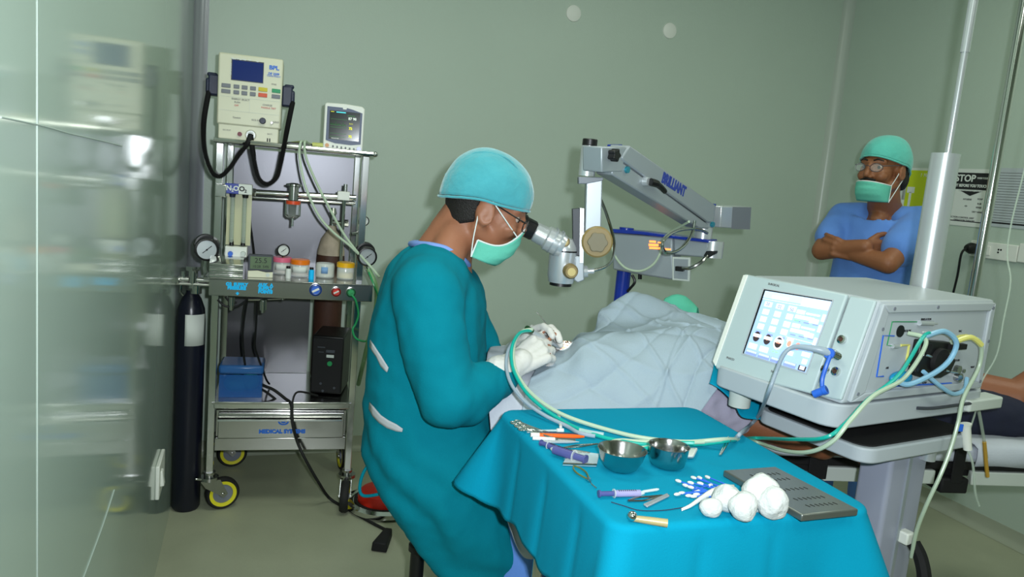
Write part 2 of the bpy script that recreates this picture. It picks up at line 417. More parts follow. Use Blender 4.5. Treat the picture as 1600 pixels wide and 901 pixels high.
for i in range(19):
    ww = w * (.86 - .2 * random.random()); blk(t, 'text_line', o, w * .06, h * (.08 + .045 * i), w * .06 + ww, h * (.08 + .045 * i) + .002, 'gink')
blk(t, 'text_line', o, w * .05, h * .92 - .0, w * .9, h * .92 + .007, 'ink')
def sockets(x0, y0, x1, y1, lab, full=True):
    a = on_right(x0, y0); bb = on_right(x1, y1); w = (bb - a).dot(RD); h = a.z - bb.z
    t = root('socket_board', lab, 'socket', a); o = a
    mb = MB(); mb.prism([(0, 0), (w, 0), (w, -h), (0, -h)], o, RD, V(0, 0, 1), -RN, 0.0, 0.014); mb.build('plate', 'white', t, True, bevel=.003)
    if full:
        mb = MB(); mb.prism([(w * .34, -h * .25), (w * .46, -h * .25), (w * .46, -h * .8), (w * .34, -h * .8)], o, RD, V(0, 0, 1), -RN, .0145, .020); mb.build('rocker', 'white', t, True, bevel=.002)
        mb = MB()
        for (u, v) in ((.62, .55), (.67, .38), (.62, .38)): mb.cyl(o + RD * w * u + V(0, 0, -h * v) - RN * .0142, o + RD * w * u + V(0, 0, -h * v) - RN * .0155, .004)
        mb.build('socket_hole', 'blackm', t, True)
    return o, w, h
o, w, h = sockets(1521, 375, 1590, 410, 'white switch and socket board below the notices on right wall')
sockets(1597, 380, 1640, 416, 'second white socket board cut by right edge of photo', False)
t = root('power_plug', 'black plug with hanging cord in the wall socket board', 'plug', o)
pc = o + RD * .02 + V(0, 0, -h * .5) - RN * .0145
mb = MB(); mb.lathe([(0, 0), (.024, 0), (.026, .02), (.02, .035), (.014, .045), (0, .045)], pc, -RN, 20); mb.build('plug_body', 'black', t, True)
mb = MB(); q = pc - RN * .04; mb.tube(spline([q, q - RN * .03 + V(0, 0, -.03), q - RN * .02 - RD * .01 + V(0, 0, -.15), q - RD * .05 + V(0, 0, -.4), q - RD * .06 + V(0, 0, -.65), q - RD * .05 - RN * .02 + V(0, 0, -q.z + .004)], 8), .005); mb.build('cord', 'black', t, True)
# ================================================================== anaesthesia trolley and what stands on it
TA = radians(16); TO = V(-1.07, 2.83, 0)
TU = V(cos(TA), sin(TA), 0); TV = V(-sin(TA), cos(TA), 0)
def TP(x, y, v=0.0):                       # picture point on the trolley plane at depth v -> trolley coordinates
    p = AP(x, y, TO + TV * v, TV) - TO; return V(p.dot(TU), v, p.z)
def TW(p): return TO + TU * p[0] + TV * p[1] + V(0, 0, p[2])
tr = root('anaesthesia_trolley', 'tall chrome anaesthesia trolley on castors against the back wall', 'trolley', TO, TA)
UL, UR, VF, VB = -0.032, 0.490, 0.0, 0.44
def legmb(u, v):
    mb = MB(); mb.box((u, v, (1.41 + .155) / 2), (.026, .026, 1.41 - .155)); return mb
for u in (UL, UR):
    for v in (VF, VB): legmb(u, v).build('leg', 'chrome', tr, bevel=.002)
def caster(u, v, az):
    r = Matrix.Rotation(az, 3, 'Z')
    def L(x, y, z): return V(u, v, 0) + r @ V(x, y, z)
    k = bpy.data.objects.new('castor', None)
    mb = MB(); mb.cyl((u, v, .138), (u, v, .158), .02, .022); mb.cyl((u, v, .126), (u, v, .139), .034, .034, 24)
    for s in (-1, 1):
        mb.prism([(-.036, .128), (.036, .128), (.066, .066), (.05, .05), (.038, .062), (-.018, .10)], L(0, s * .021, 0), r @ V(1, 0, 0), V(0, 0, 1), r @ V(0, 1, 0), -.0015, .0015)
    mb.cyl(L(.05, -.026, .064), L(.05, .026, .064), .007)
    f = mb.build('castor', 'steel', tr)
    c = L(.05, 0, .064); ax = r @ V(0, 1, 0)
    mb = MB(); mb.lathe([(.05, -.016), (.058, -.017), (.064, -.008), (.064, .008), (.058, .017), (.05, .016)], c, ax, 32); mb.build('tyre', 'rubber', f)
    mb = MB(); mb.lathe([(.038, -.014), (.051, -.0165), (.051, .0165), (.038, .014), (.038, -.014)], c, ax, 32); mb.build('wheel_ring', 'yellow', f)
    mb = MB(); mb.lathe([(.0, -.017), (.012, -.017), (.016, -.010), (.039, -.010), (.039, .010), (.016, .010), (.012, .017), (0, .017)], c, ax, 24); mb.build('hub', 'grey', f)
    mb = MB(); mb.box(L(-.035, 0, .135), (.04, .03, .008), r @ Matrix.Rotation(.2, 3, 'Y')); mb.build('brake_pedal', 'steel', f, bevel=.002)
caster(UL, VF, radians(18)); caster(UR, VF, radians(-98)); caster(UL, VB, radians(10)); caster(UR, VB, radians(-80))
# top shelf with front rail
mb = MB(); mb.box(((UL + UR) / 2, .215, 1.416), (.56, .49, .012)); mb.build('top_shelf', 'steel', tr, bevel=.003)
mb = MB()
mb.tube([(UL - .02, -.035, 1.42), (UR + .03, -.035, 1.42)], .009); mb.ell((UR + .03, -.035, 1.42), .011)
mb.build('shelf_rail', 'chrome', tr)
# steel back sheets
mb = MB(); mb.box(((UL + UR) / 2, VB + .0, 1.165), (UR - UL - .03, .004, .47)); mb.build('back_sheet', 'panel', tr)
mb = MB(); mb.box((.15, VB - .02, .65), (.34, .004, .42)); mb.build('back_sheet', mat('dark_steel_panel', rgb(88, 88, 92), .3, .7), tr)
# worktop, apron
mb = MB(); mb.box(((UL + UR) / 2, .165, .928), (.585, .57, .010)); mb.build('worktop', 'steel', tr, bevel=.003)
mb = MB(); mb.prism([(-.012, 0), (0, .0), (0, -.062), (-.002, -.064), (-.014, -.064), (-.014, -.058), (-.006, -.058)], (UL - .012, -.12, .932), (0, -1, 0), (0, 0, 1), (1, 0, 0), 0, .578)
mb.build('apron', 'steel', tr, bevel=.001)
def on_apron(x, y): return TP(x, y, -.1215)
def lines(o, ss, size, m, dz):
    for i, s in enumerate(ss): text('lettering', s, size, V(o.x, -.1212, o.z + .004 - i * dz), (1, 0, 0), (0, 0, 1), m, tr, bold=.0014, sx=.92)
lines(on_apron(370, 446), ('O2  SUPPLY', 'PRESSURE'), .0155, 'cyanink', .0135)
p = on_apron(371, 459); mb = MB(); mb.prism([(-.007, .003), (-.003, .003), (-.003, .007), (.003, .007), (.003, .003), (.007, .003), (0, -.005)], p, (1, 0, 0), (0, 0, 1), (0, -1, 0), 0, .0008); mb.build('arrow', 'cyanink', tr)
lines(on_apron(415, 447), ('AUX.  A', 'SUPPLY', 'POINTS'), .0155, 'cyanink', .0125)
def knob(x, y, r, col, bar):
    p = TP(x, y, -.122)
    mb = MB(); mb.lathe([(0, .004), (r * .8, .006), (r, .014), (r, .0), (0, 0)][::-1], p, (0, -1, 0), 28); k = mb.build('control_knob', 'chrome', tr)
    mb = MB(); mb.cyl(p + V(0, -.004, 0), p + V(0, -.020, 0), r * .72, r * .66, 24); mb.build('knob_face', col, k)
    mb = MB(); mb.box(p + V(0, -.021, 0), (r * 1.2, .004, r * .35), Matrix.Rotation(-.5, 3, 'Y')); mb.build('knob_grip', bar, k, bevel=.001)
knob(493, 452, .0225, 'blue', 'white'); knob(525, 455, .0175, 'red', 'offw'); knob(548, 456, .0175, 'green', 'green')
# fluted chrome block and flow meter
p0 = TP(332, 440, -.09)
mb = MB(); mb.prism([(0, 0), (.105, 0), (.105, .008), (.098, .012), (.098, .018), (.105, .024), (.105, .030), (.098, .034), (.098, .040), (.105, .046), (.105, .05), (.06, .07), (0, .07)], (UL - .014, -.01, .933), (0, -1, 0), (0, 0, 1), (1, 0, 0), 0, .115)
mb.build('regulator_block', 'chrome', tr, bevel=.001)
vf = -.03
a = TP(351, 404, vf); b = TP(386, 386, vf); mb = MB(); mb.box(((a.x + b.x) / 2, vf + .025, (a.z + b.z) / 2 + .004), (b.x - a.x, .05, .038)); fm = mb.build('flowmeter_block', 'white', tr, bevel=.002)
for x, m in ((360, 'blue'), (380, 'offw')):
    p = TP(x, 396, vf); mb = MB(); mb.cyl(p + V(0, 0, 0), p + V(0, -.014, 0), .0095, .008); mb.build('flow_knob', m, fm)
for x, y0 in ((361, 384), (379, 384)):
    p = TP(x, y0, vf); mb = MB(); mb.cyl((p.x, vf + .02, p.z), (p.x, vf + .02, p.z + .022), .009, .006); mb.build('tube_foot', 'black', fm)
M['fmglass'] = mat('pale_yellow_tube', rgb(205, 205, 168), 0.25, alpha=.85)
at = TP(372, 300, vf); bt = TP(372, 384, vf)
mb = MB(); mb.box(((a.x + b.x) / 2 + .004, vf + .032, (at.z + bt.z) / 2), (.086, .006, at.z - bt.z)); fmt = mb.build('flow_scale', 'fmglass', tr)
for du in (-.019, .023):
    u = (a.x + b.x) / 2 + du; mb = MB(); mb.cyl((u, vf + .02, bt.z + .01), (u, vf + .02, at.z), .008); mb.build('flow_tube', 'tubeg', fmt)
    mb = MB()
    for i in range(30): mb.box((u, vf + .0118, bt.z + .03 + i * .0058), (.010 if i % 5 == 0 else .006, .0006, .0011))
    mb.build('tick_marks', 'gink', fmt)
zl = TP(372, 295, vf).z
for x, m, s, tm in ((362.5, 'bluep', 'N2O', 'paper'), (383, 'paper', 'O2', 'ink')):
    p = TP(x, 296, vf - .012); mb = MB(); mb.box((p.x, vf + .01, zl), (.0475, .044, .037)); h = mb.build('gas_label', m, tr, bevel=.002)
    text('lettering', s[:1] if s != 'N2O' else 'N', .024, V(p.x - .011, vf - .0125, zl + .001), (1, 0, 0), (0, 0, 1), tm, h, bold=.0008)
    text('lettering', '2', .015, V(p.x + .002, vf - .0125, zl - .006), (1, 0, 0), (0, 0, 1), tm, h, bold=.0006)
    if s == 'N2O': text('lettering', 'O', .024, V(p.x + .014, vf - .0125, zl + .001), (1, 0, 0), (0, 0, 1), tm, h, bold=.0008)
    mb = MB(); mb.cyl((p.x, vf + .02, zl - .032), (p.x, vf + .02, zl - .018), .010, .012); mb.build('tube_cap', 'navy' if s == 'N2O' else 'black', h)
# back bar, its end block, suction trap
vr = .06
r0 = TP(394, 300, vr); r1 = TP(556, 309, vr)
mb = MB(); mb.tube([(r0.x, vr, r0.z), (r1.x, vr, r1.z)], .0115, 14); mb.build('back_bar', 'chrome', tr)
mb = MB(); mb.tube([(r0.x, vr + .02, r0.z - .02), (r1.x, vr + .02, r1.z - .022)], .007, 12); mb.build('back_bar', 'chrome', tr)
mb = MB(); mb.cyl((r0.x - .004, vr, r0.z), (r0.x + .014, vr, r0.z), .016, .016, 6); mb.build('union_nut', 'chrome', tr)
p = TP(346, 297, -.01); mb = MB(); mb.box((p.x, -.02, p.z), (.04, .05, .045)); mb.build('clamp', 'chrome', tr, bevel=.003)
p = TP(537, 306, vr - .02); mb = MB(); mb.box((p.x, vr, p.z), (.046, .045, .034)); kk = mb.build('valve_block', 'white', tr, bevel=.002)
mb = MB(); mb.cyl((p.x + .006, vr, p.z + .016), (p.x + .006, vr, p.z + .045), .0075); mb.build('valve_stem', 'chrome', kk)
mb = MB(); mb.cyl((p.x + .004, vr, p.z - .017), (p.x + .004, vr, p.z - .04), .009, .006); mb.tube([(p.x + .004, vr, p.z - .03), (p.x + .004, vr + .01, .935)], .0065); mb.build('drop_pipe', 'chrome', kk)
p = TP(459, 300, vr - .02)
mb = MB(); mb.lathe([(0, .035), (.012, .035), (.03, .03), (.03, .024), (.018, .02), (.018, -.03), (.024, -.034), (0, -.034)], (p.x, vr - .02, p.z), (0, 0, 1)); tp = mb.build('suction_trap', 'chrome', tr)
mb = MB(); mb.cyl((p.x, vr - .02, p.z - .046), (p.x, vr - .02, p.z - .033), .026); mb.build('trap_ring', mat('red_orange', rgb(225, 80, 40), .4), tp)
mb = MB(); mb.lathe([(.025, -.046), (.026, -.09), (.02, -.098), (.006, -.1), (.006, -.094), (.018, -.092), (.0235, -.086), (.0235, -.046)], (p.x, vr - .02, p.z)); mb.build('trap_bowl', 'glass', tp)
mb = MB(); mb.cyl((p.x, vr - .02, p.z - .13), (p.x, vr - .02, p.z - .098), .005, .004)
for s in (-1, 1): mb.tube([(p.x + s * .027, vr - .02, p.z - .03), (p.x + s * .027, vr - .02, p.z - .09), (p.x, vr - .02, p.z - .102)], .002)
mb.build('trap_drain', 'chrome', tp)
# gauges
def gauge(name, x, y, v, r, dirn=(0, -1, 0), double=False, face='paper', stem=None):
    p = TP(x, y, v); d = Vector(dirn).normalized()
    mb = MB(); mb.lathe([(0, -.022), (r * .9, -.022), (r, -.018), (r, .004), (r * .84, .006), (r * .84, .0), (0, 0)], p, d, 32); g = mb.build(name, 'black', tr)
    mb = MB(); mb.lathe([(0, .002), (r * .82, .0015), (r * .82, -.001)], p, d, 32); mb.build('dial', face, g)
    x_, y_, a_ = frame_from(d)
    mb = MB(); mb.tube([p + d * .003 - x_ * r * .35 - y_ * r * .3, p + d * .003 + x_ * r * .4 + y_ * r * .35], r * .035, 6); mb.cyl(p + d * .002, p + d * .004, r * .08); mb.build('needle', 'ink', g)
    if double:
        q = p - d * .03 + V(0, .02, r * .25); mb = MB(); mb.lathe([(0, -.02), (r, -.02), (r, .004), (r * .86, .005), (r * .86, 0), (0, 0)], q, d, 28); mb.build('rear_housing', 'black', g)
    if stem:
        mb = MB(); mb.tube(spline([p - d * .01 + V(0, 0, -r * .9)] + [Vector(s) for s in stem], 5), .006); mb.build('stem', 'chrome', g)
    return p
pl = TP(323, 390, -.06)
gauge('pressure_gauge', 323, 390, -.06, .041, (.25, -1, 0), True, 'alu2', [(pl.x - .004, -.05, pl.z - .06), (pl.x, -.05, pl.z - .085)])
gauge('pressure_gauge', 574, 401, -.06, .037, (.1, -1, -.1), True, 'alu2', [(TP(574, 401, -.06).x, -.05, .985), (.535, -.03, .945)])
gauge('pressure_gauge', 443, 391, .03, .0235, (0, -1, 0), False, 'paper', [(TP(443, 391, .03).x, .04, .95), (TP(443, 391, .03).x, .04, .934)])
gauge('pressure_gauge', 569, 345, .12, .020, (.1, -1, 0), False, 'paper', [(.49, .13, 1.11), (.46, .12, 1.10)])
# yoke on the left above the cylinder
mb = MB(); z = TP(300, 438, -.02).z
mb.tube([(-.16, 0, z), (-.05, 0, z)], .011, 12); mb.tube([(-.17, -.01, z - .015), (-.045, -.01, z - .015)], .007, 10)
mb.cyl((-.112, 0, z - .03), (-.112, 0, z + .035), .017); mb.cyl((-.112, 0, z + .035), (-.112, 0, z + .05), .026, .026, 6)
mb.cyl((-.145, 0, z - .01), (-.145, 0, z + .03), .008); mb.cyl((-.165, -.03, z), (-.165, .03, z), .009); mb.cyl((-.10, 0, z - .05), (-.10, 0, z - .02), .02)
mb.tube([(-.15, -.01, z - .01), (-.152, -.01, z - .045), (-.145, 0, z - .06)], .004)
mb.build('cylinder_yoke', 'chrome', tr)
# fittings and hoses under the apron
p = TP(362, 472, -.06); mb = MB(); mb.cyl(p + V(0, 0, .02), p + V(0, 0, -.012), .012); mb.cyl(p + V(0, 0, -.012), p + V(0, 0, -.03), .009, .007); mb.build('gas_outlet', 'steel', tr)
mb = MB(); p = TP(411, 476, -.06); mb.cyl(p + V(0, 0, .02), p + V(0, 0, -.012), .012); mb.cyl(p + V(0, 0, -.012), p + V(0, 0, -.03), .009, .007)
a = TP(388, 467, -.06); b = TP(410, 467, -.06); mb.tube([a, b], .007); a = TP(418, 467, -.06); b = TP(442, 466, -.06); mb.tube([a, b], .004); mb.ell(b, .008)
mb.cyl(TP(411, 470, -.06), TP(411, 484, -.06), .014, .013)
mb.build('gas_outlet', 'steel', tr)
mb = MB()
for pts in ([(340, 468), (350, 477), (363, 480), (376, 476), (386, 468)], [(352, 463), (358, 470), (370, 473)]):
    mb.tube(spline([TP(x, y, -.05) for x, y in pts], 6), .004)
mb.build('short_hose', 'black', tr)
for i, pts in enumerate(([(386, 470), (381, 500), (379, 530), (383, 570)], [(402, 470), (400, 510), (398, 540), (404, 560), (412, 582)])):
    mb = MB(); q = [TP(x, y, .02 + .05 * (j / 4)) for j, (x, y) in enumerate(pts)]
    mb.tube(spline(q + [q[-1] + V(.01, .1, -.06), V(q[-1].x + .02, .2, .452)], 6), .0042); mb.build('hanging_hose', 'black', tr)
mb = MB(); mb.tube(spline([TP(392, 310, .3), TP(391, 345, .3), TP(394, 370, .3), TP(397, 395, .3), V(TP(397, 395, .3).x, .3, .934)], 6), .004); mb.build('hanging_hose', 'black', tr)
# oxygen hose, green
mb = MB(); mb.tube(spline([TP(549, 460, -.15), TP(556, 470, -.15), TP(560, 490, -.13), TP(556, 505, -.12), TP(551, 515, -.12), TP(556, 528, -.12), TP(570, 533, -.11), TP(580, 526, -.1), TP(585, 500, -.1), TP(592, 470, -.1), TP(584, 445, -.1), TP(576, 425, -.08)], 7), .004); mb.build('oxygen_hose', mat('green_tubing', rgb(40, 150, 90), .25, alpha=.8), tr)
mb = MB(); mb.tube(spline([TP(576, 420, -.06), TP(588, 450, -.08), TP(586, 490, -.09), TP(574, 540, -.1), TP(560, 600, .1)], 7), .009); mb.build('oxygen_hose', mat('pale_green_tubing', rgb(130, 175, 120), .3, alpha=.75), tr)
# lower shelf with rim, drawer, bottom rail
mb = MB(); mb.box(((UL + UR) / 2, .215, .436), (.52, .47, .006)); mb.build('lower_shelf', 'steel', tr)
mb = MB(); mb.box(((UL + UR) / 2, -.012, .428), (.505, .012, .028)); mb.build('shelf_lip', 'chrome', tr, bevel=.003)
mb = MB(); w = UR - UL - .03
mb.box(((UL + UR) / 2, .215, .35), (w, .42, .11)); dr = mb.build('drawer_case', 'steel', tr, bevel=.003)
mb = MB(); mb.box(((UL + UR) / 2, -.008, .345), (w - .02, .012, .10)); dd = mb.build('drawer', 'steel', dr, bevel=.003)
mb = MB(); mb.prism([(0, 0), (.03, -.004), (.032, -.012), (.028, -.012), (.026, -.008), (0, -.005)], (UL + .025, -.014, .385), (0, -1, 0), (0, 0, 1), (1, 0, 0), 0, w - .03); mb.build('drawer_handle', 'chrome', dd, bevel=.001)
pm = TP(441, 674, -.015); text('lettering', 'MEDICAL SYSTEMS', .021, V(pm.x, -.0145, pm.z + .0), (1, 0, 0), (0, 0, 1), 'blueink', dd, bold=.0014)
pm = TP(443, 658, -.015); mb = MB(); mb.lathe([(.014, 0), (.021, 0), (.021, .0006), (.014, .0006), (.014, 0)], (pm.x, -.0145, pm.z), (0, -1, 0), 24, sx=1.0, sy=.75); mb.ell((pm.x, -.0145, pm.z - .003), (.009, .0006, .005)); mb.build('emblem', 'blueink', dd)
mb = MB(); mb.box(((UL + UR) / 2, .0, .27), (w, .022, .05)); mb.build('bottom_rail', 'steel', tr, bevel=.002)
mb = MB(); mb.box(((UL + UR) / 2, VB, .27), (w, .022, .04)); mb.build('bottom_rail', 'steel', tr, bevel=.002)
for u in (UL, UR):
    mb = MB(); mb.box((u, (VF + VB) / 2, .27), (.02, VB - VF - .03, .04)); mb.build('side_rail', 'steel', tr, bevel=.002)

# ---- gas cylinders
pc = TP(306, 500, .07)
t = root('gas_cylinder', 'tall black gas cylinder with white label standing at left side of trolley', 'gas cylinder', TW((-.118, .03, 0)), TA)
mb = MB(); mb.lathe([(0, 0.0), (.045, .0), (.052, .012), (.052, .74), (.048, .79), (.034, .83), (.02, .85), (.02, .86), (0, .86)], (0, 0, .0), n=32); mb.build('cylinder_body', 'cyl', t)
mb = MB(); mb.cyl((0, 0, .86), (0, 0, .872), .0165, .014, 8); mb.build('valve', 'steel', t)
zz = TP(306, 488, .03).z; zz2 = TP(306, 536, .03).z
mb = MB(); rows = []
for i in range(9):
    an = radians(-75 - 45 + 90 * i / 8) + .25; rows.append([V(cos(an) * .0525, sin(an) * .0525, zz), V(cos(an) * .0525, sin(an) * .0525, zz2)])
mb.grid(rows); mb.build('paper_label', 'paper', t, solid=.0006)
t = root('gas_cylinder', 'rusty brown gas cylinder with pale shoulder standing inside the trolley at right', 'gas cylinder', TW((.395, .376, .44)), TA)
H0 = TP(520, 352, .376).z - .44
mb = MB(); mb.lathe([(0, 0), (.055, 0), (.06, .01), (.06, H0 - .15), (.057, H0 - .11), (.044, H0 - .06)], n=32); mb.build('cylinder_body', 'rust', t)
mb = MB(); mb.lathe([(.0585, H0 - .135), (.0578, H0 - .112), (.045, H0 - .06), (.03, H0 - .035), (.018, H0 - .02), (.018, H0), (0, H0)], n=32); mb.build('shoulder', mat('stained_white', rgb(185, 170, 150), .6, var=.35, vscale=30), t)
mb = MB(); mb.cyl((0, 0, H0), (0, 0, H0 + .05), .012); mb.cyl((0, 0, H0 + .05), (0, 0, H0 + .075), .016, .01); mb.cyl((0, -.012, H0 + .015), (.05, -.02, H0 + .015), .009); mb.cyl((.05, -.02, H0 + .015), (.065, -.02, H0 + .015), .015, .015, 8); mb.build('valve', 'steel', t)

# ---- defibrillator on the top shelf
d0 = TP(341, 214, -.02)
df = root('defibrillator', 'cream upright defibrillator with black corded paddles on trolley top shelf', 'defibrillator', TW((.062, .02, 1.4222)), TA)
W, Hh = .222, .252; zb = .052
mb = MB(); mb.box((0, .09, .03), (.21, .20, .06)); bs = mb.build('base_unit', 'cream', df, bevel=.004)
mb = MB(); tl = Matrix.Rotation(radians(-2), 3, 'X')
mb.box((0, .07, zb + Hh / 2 + .004), (W, .17, Hh)); fb = mb.build('main_case', 'cream', df, bevel=.006)
FV = -.0155
def fq(name, u0, z0, u1, z1, m, par=fb, d=.0012, bev=0):
    mb = MB(); mb.box(((u0 + u1) / 2, FV - d / 2, (z0 + z1) / 2), (u1 - u0, d, z1 - z0)); return mb.build(name, m, par, bevel=bev)
X = lambda k: -W / 2 + W * k
Z = lambda k: zb + .004 + Hh * k
M['dscreen'] = mat('dark_blue_screen', rgb(20, 42, 110), .15)
fq('bezel', X(.20), Z(.63), X(.70), Z(.925), 'dgrey', d=.001)
fq('screen', X(.215), Z(.64), X(.69), Z(.91), 'dscreen', d=.0016)
# plastic film flecks round the screen
mb = MB()
for k in range(10): mb.ell((X(.19 + .5 * random.random()), FV - .0005, Z(.925 + .01 * random.random())), (.006, .0008, .0025))
for k in range(7): mb.ell((X(.195), FV - .0005, Z(.65 + .25 * random.random())), (.002, .0008, .005))
mb.build('peeling_film', 'paper', fb)
for r_, zc in ((0, .545), (1, .465)):
    for j, (xa, xb) in enumerate(((.06, .20), (.245, .335), (.37, .46), (.50, .59))): fq('button', X(xa), Z(zc - .028), X(xb), Z(zc + .028), 'gbut', d=.003, bev=.0015)
fq('button', X(.63), Z(.517), X(.77), Z(.573), mat('button_yellow', rgb(205, 190, 40), .5), d=.003, bev=.0015)
fq('button', X(.63), Z(.437), X(.77), Z(.493), mat('button_red', rgb(215, 90, 60), .5), d=.003, bev=.0015)
fq('button', X(.84), Z(.517), X(.975), Z(.573), mat('button_green', rgb(40, 150, 100), .5), d=.003, bev=.0015)
fq('button', X(.84), Z(.437), X(.975), Z(.493), 'gbut', d=.003, bev=.0015)
text('lettering', 'BPL', .020, V(X(.86), FV - .0006, Z(.865)), (1, 0, 0), (0, 0, 1), 'blueink', fb, bold=.0008, sx=1.1)
text('lettering', 'DF 2509', .011, V(X(.86), FV - .0006, Z(.78)), (1, 0, 0), (0, 0, 1), 'blueink', fb, bold=.0004)
text('lettering', 'Defibrillator', .0095, V(X(.86), FV - .0006, Z(.75)), (1, 0, 0), (0, 0, 1), 'blueink', fb)
text('lettering', 'SYNC', .007, V(X(.87), FV - .0006, Z(.635)), (1, 0, 0), (0, 0, 1), 'gink', fb)
for s, u, z in (('ENERGY SELECT', .36, .37), ('PUSH', .31, .325), ('OFF', .3, .28), ('CHARGE', .78, .33), ('PADDLE TEST', .8, .29), ('Caution', .31, .11), ('ECG SIZE', .62, .10), ('LEAD', .93, .1)):
    text('lettering', s, .0085, V(X(u), FV - .0006, Z(z)), (1, 0, 0), (0, 0, 1), 'gink' if z > .3 or z < .2 else 'red', fb)
for u0, z0, u1, z1 in ((.03, .395, .97, .398), (.5, .2, .503, .39), (.03, .2, .97, .203)): fq('panel_line', X(u0), Z(z0), X(u1), Z(z1), 'offw', d=.0006)
mb = MB(); mb.lathe([(0, .012), (.009, .012), (.0115, .008), (.0115, 0)], (X(.715), FV, Z(.10)), (0, -1, 0)); mb.build('dial_knob', 'navy', fb)
mb = MB(); mb.lathe([(0, .003), (.003, .003), (.005, .006), (.006, 0)], (X(.86), FV, Z(.085)), (0, -1, 0)); mb.build('jack', 'steel', fb)
mb = MB(); mb.cyl((-.03, -.009, .026), (-.03, -.017, .026), .008); mb.build('indicator_knob', mat('maroon', rgb(110, 20, 40), .4), bs)
mb = MB(); mb.lathe([(0, .012), (.008, .012), (.01, .006), (.016, .006), (.02, 0)], (.008, -.010, .026), (0, -1, 0), 28); mb.build('cable_socket', 'chrome', bs)
for s, u in (('DC OUT', -.075), ('BATT.', .075)): text('lettering', s, .007, V(u, -.0105, .036), (1, 0, 0), (0, 0, 1), 'gink', bs)
mb = MB(); mb.box((.067, -.0105, .014), (.004, .001, .013)); mb.box((.075, -.0105, .014), (.004, .001, .013)); mb.build('switch_mark', 'ink', bs)
LDF = V(.062, .02, 1.4222)
for s in (-1, 1):
    xc = s * (W / 2 + .018); zc = Z(.55) if s < 0 else Z(.50)
    mb = MB(); mb.box((xc, .06, zc), (.038, .075, .075)); mb.box((xc + s * .012, .05, zc - .005), (.03, .05, .055)); mb.box((xc + s * .006, .04, zc + .036), (.035, .03, .014)); pd = mb.build('paddle', 'navy', df, bevel=.006)
    # corded lead: corrugated tube
    if s < 0: pix = [(322, 140), (318, 190), (321, 235), (332, 268), (345, 275), (360, 262), (373, 243), (386, 226), (394, 215)]
    else: pix = [(457, 157), (448, 205), (439, 255), (432, 278), (418, 287), (406, 280), (400, 262), (396, 240), (394, 215)]
    q = [TP(x, y, -.035) - LDF for x, y in pix]
    q[0].y = .03; q[-1] = V(.008, -.022, .024); q[-2].y = -.07; q[-3].y = -.075
    for k in range(2, len(q) - 2): q[k].y = min(q[k].y, -.075)
    q[1].y = -.045
    q = resample(spline(q, 10), 260); rr = [.0078 + .0020 * (1 if (i % 2) else -1) for i in range(260)]
    mb = MB(); mb.tube(q, rr, 10); mb.build('coiled_lead', 'rubber', pd)
# ---- patient monitor
mn = root('patient_monitor', 'small white patient monitor with dark screen on trolley top shelf', 'monitor', TW((.402, .02, 1.4222)), TA + radians(-4))
MW, MH = .148, .175
mb = MB(); mb.prism([(-MW / 2, 0), (MW / 2, 0), (MW / 2, MH - .012), (MW / 2 - .01, MH - .004), (0, MH), (-MW / 2 + .006, MH - .002), (-MW / 2, MH - .008)], (0, -.01, 0), (1, 0, 0), (0, 0, 1), (0, 1, 0), 0, .035); mf = mb.build('front_bezel', 'white', mn, bevel=.004)
mb = MB(); mb.box((-.012, .075, MH / 2 - .002), (MW - .03, .10, MH - .02)); mb.build('rear_case', 'offw', mn, bevel=.006)
M['mscr'] = mat('monitor_glass', rgb(24, 34, 30), .12)
mb = MB(); mb.prism([(-.064, .035), (-.03, .026), (.03, .024), (.066, .030), (.066, .146), (.03, .156), (.008, .16), (.006, .154), (-.006, .154), (-.008, .16), (-.064, .16)], (0, -.0105, 0), (1, 0, 0), (0, 0, 1), (0, -1, 0), 0, .001); mb.build('blue_surround', mat('slate_blue', rgb(62, 76, 106), .4), mf)
mb = MB(); mb.box((.002, -.012, .093), (.112, .001, .106)); ms = mb.build('screen', 'mscr', mf)
def ms_q(u0, z0, u1, z1, m):
    mb = MB(); mb.box(((u0 + u1) / 2, -.0127, (z0 + z1) / 2), (u1 - u0, .0004, z1 - z0)); mb.build('screen_graphic', m, ms, smooth=0)
M['scy'] = mat('screen_cyan', rgb(70, 200, 210), .5, emit=rgb(70, 200, 210), estr=.8); M['sgr'] = mat('screen_green', rgb(40, 110, 50), .5, emit=rgb(40, 120, 50), estr=.35)
M['syl'] = mat('screen_yellow', rgb(200, 200, 40), .5, emit=rgb(210, 210, 40), estr=.7); M['swh'] = mat('screen_white', rgb(200, 210, 200), .5, emit=rgb(200, 210, 200), estr=.6)
ms_q(-.03, .140, .005, .1435, 'scy'); ms_q(-.05, .141, -.038, .143, 'syl')
ms_q(.012, .131, .04, .133, 'sgr')
for i, z in enumerate((.115, .093, .085, .062, .05)): ms_q(-.05, z, .01, z + .001, 'sgr')
pts = []
for i in range(40):
    u = -.05 + i * .0015; pts.append(V(u, -.0128, .100 + .004 * (sin(i * 1.1) + (2.0 if i % 9 == 4 else 0) - 1)))
mb = MB(); mb.tube(pts, .0005, 4); mb.build('screen_graphic', 'sgr', ms)
text('screen_graphic', '87 98', .013, V(.03, -.0128, .121), (1, 0, 0), (0, 0, 1), 'swh', ms, bold=.0004)
text('screen_graphic', 'SpO2', .006, V(.026, -.0128, .103), (1, 0, 0), (0, 0, 1), 'syl', ms)
for z in (.085, .055): text('screen_graphic', '72', .012, V(.025, -.0128, z), (1, 0, 0), (0, 0, 1), 'syl', ms, bold=.0008)
text('screen_graphic', 'MONITOR', .006, V(-.03, -.0128, .044), (1, 0, 0), (0, 0, 1), 'swh', ms)
mb = MB(); mb.cyl((-.058, -.010, .016), (-.058, -.013, .016), .0075); mb.build('power_button', mat('peach', rgb(215, 160, 120), .5), mf)
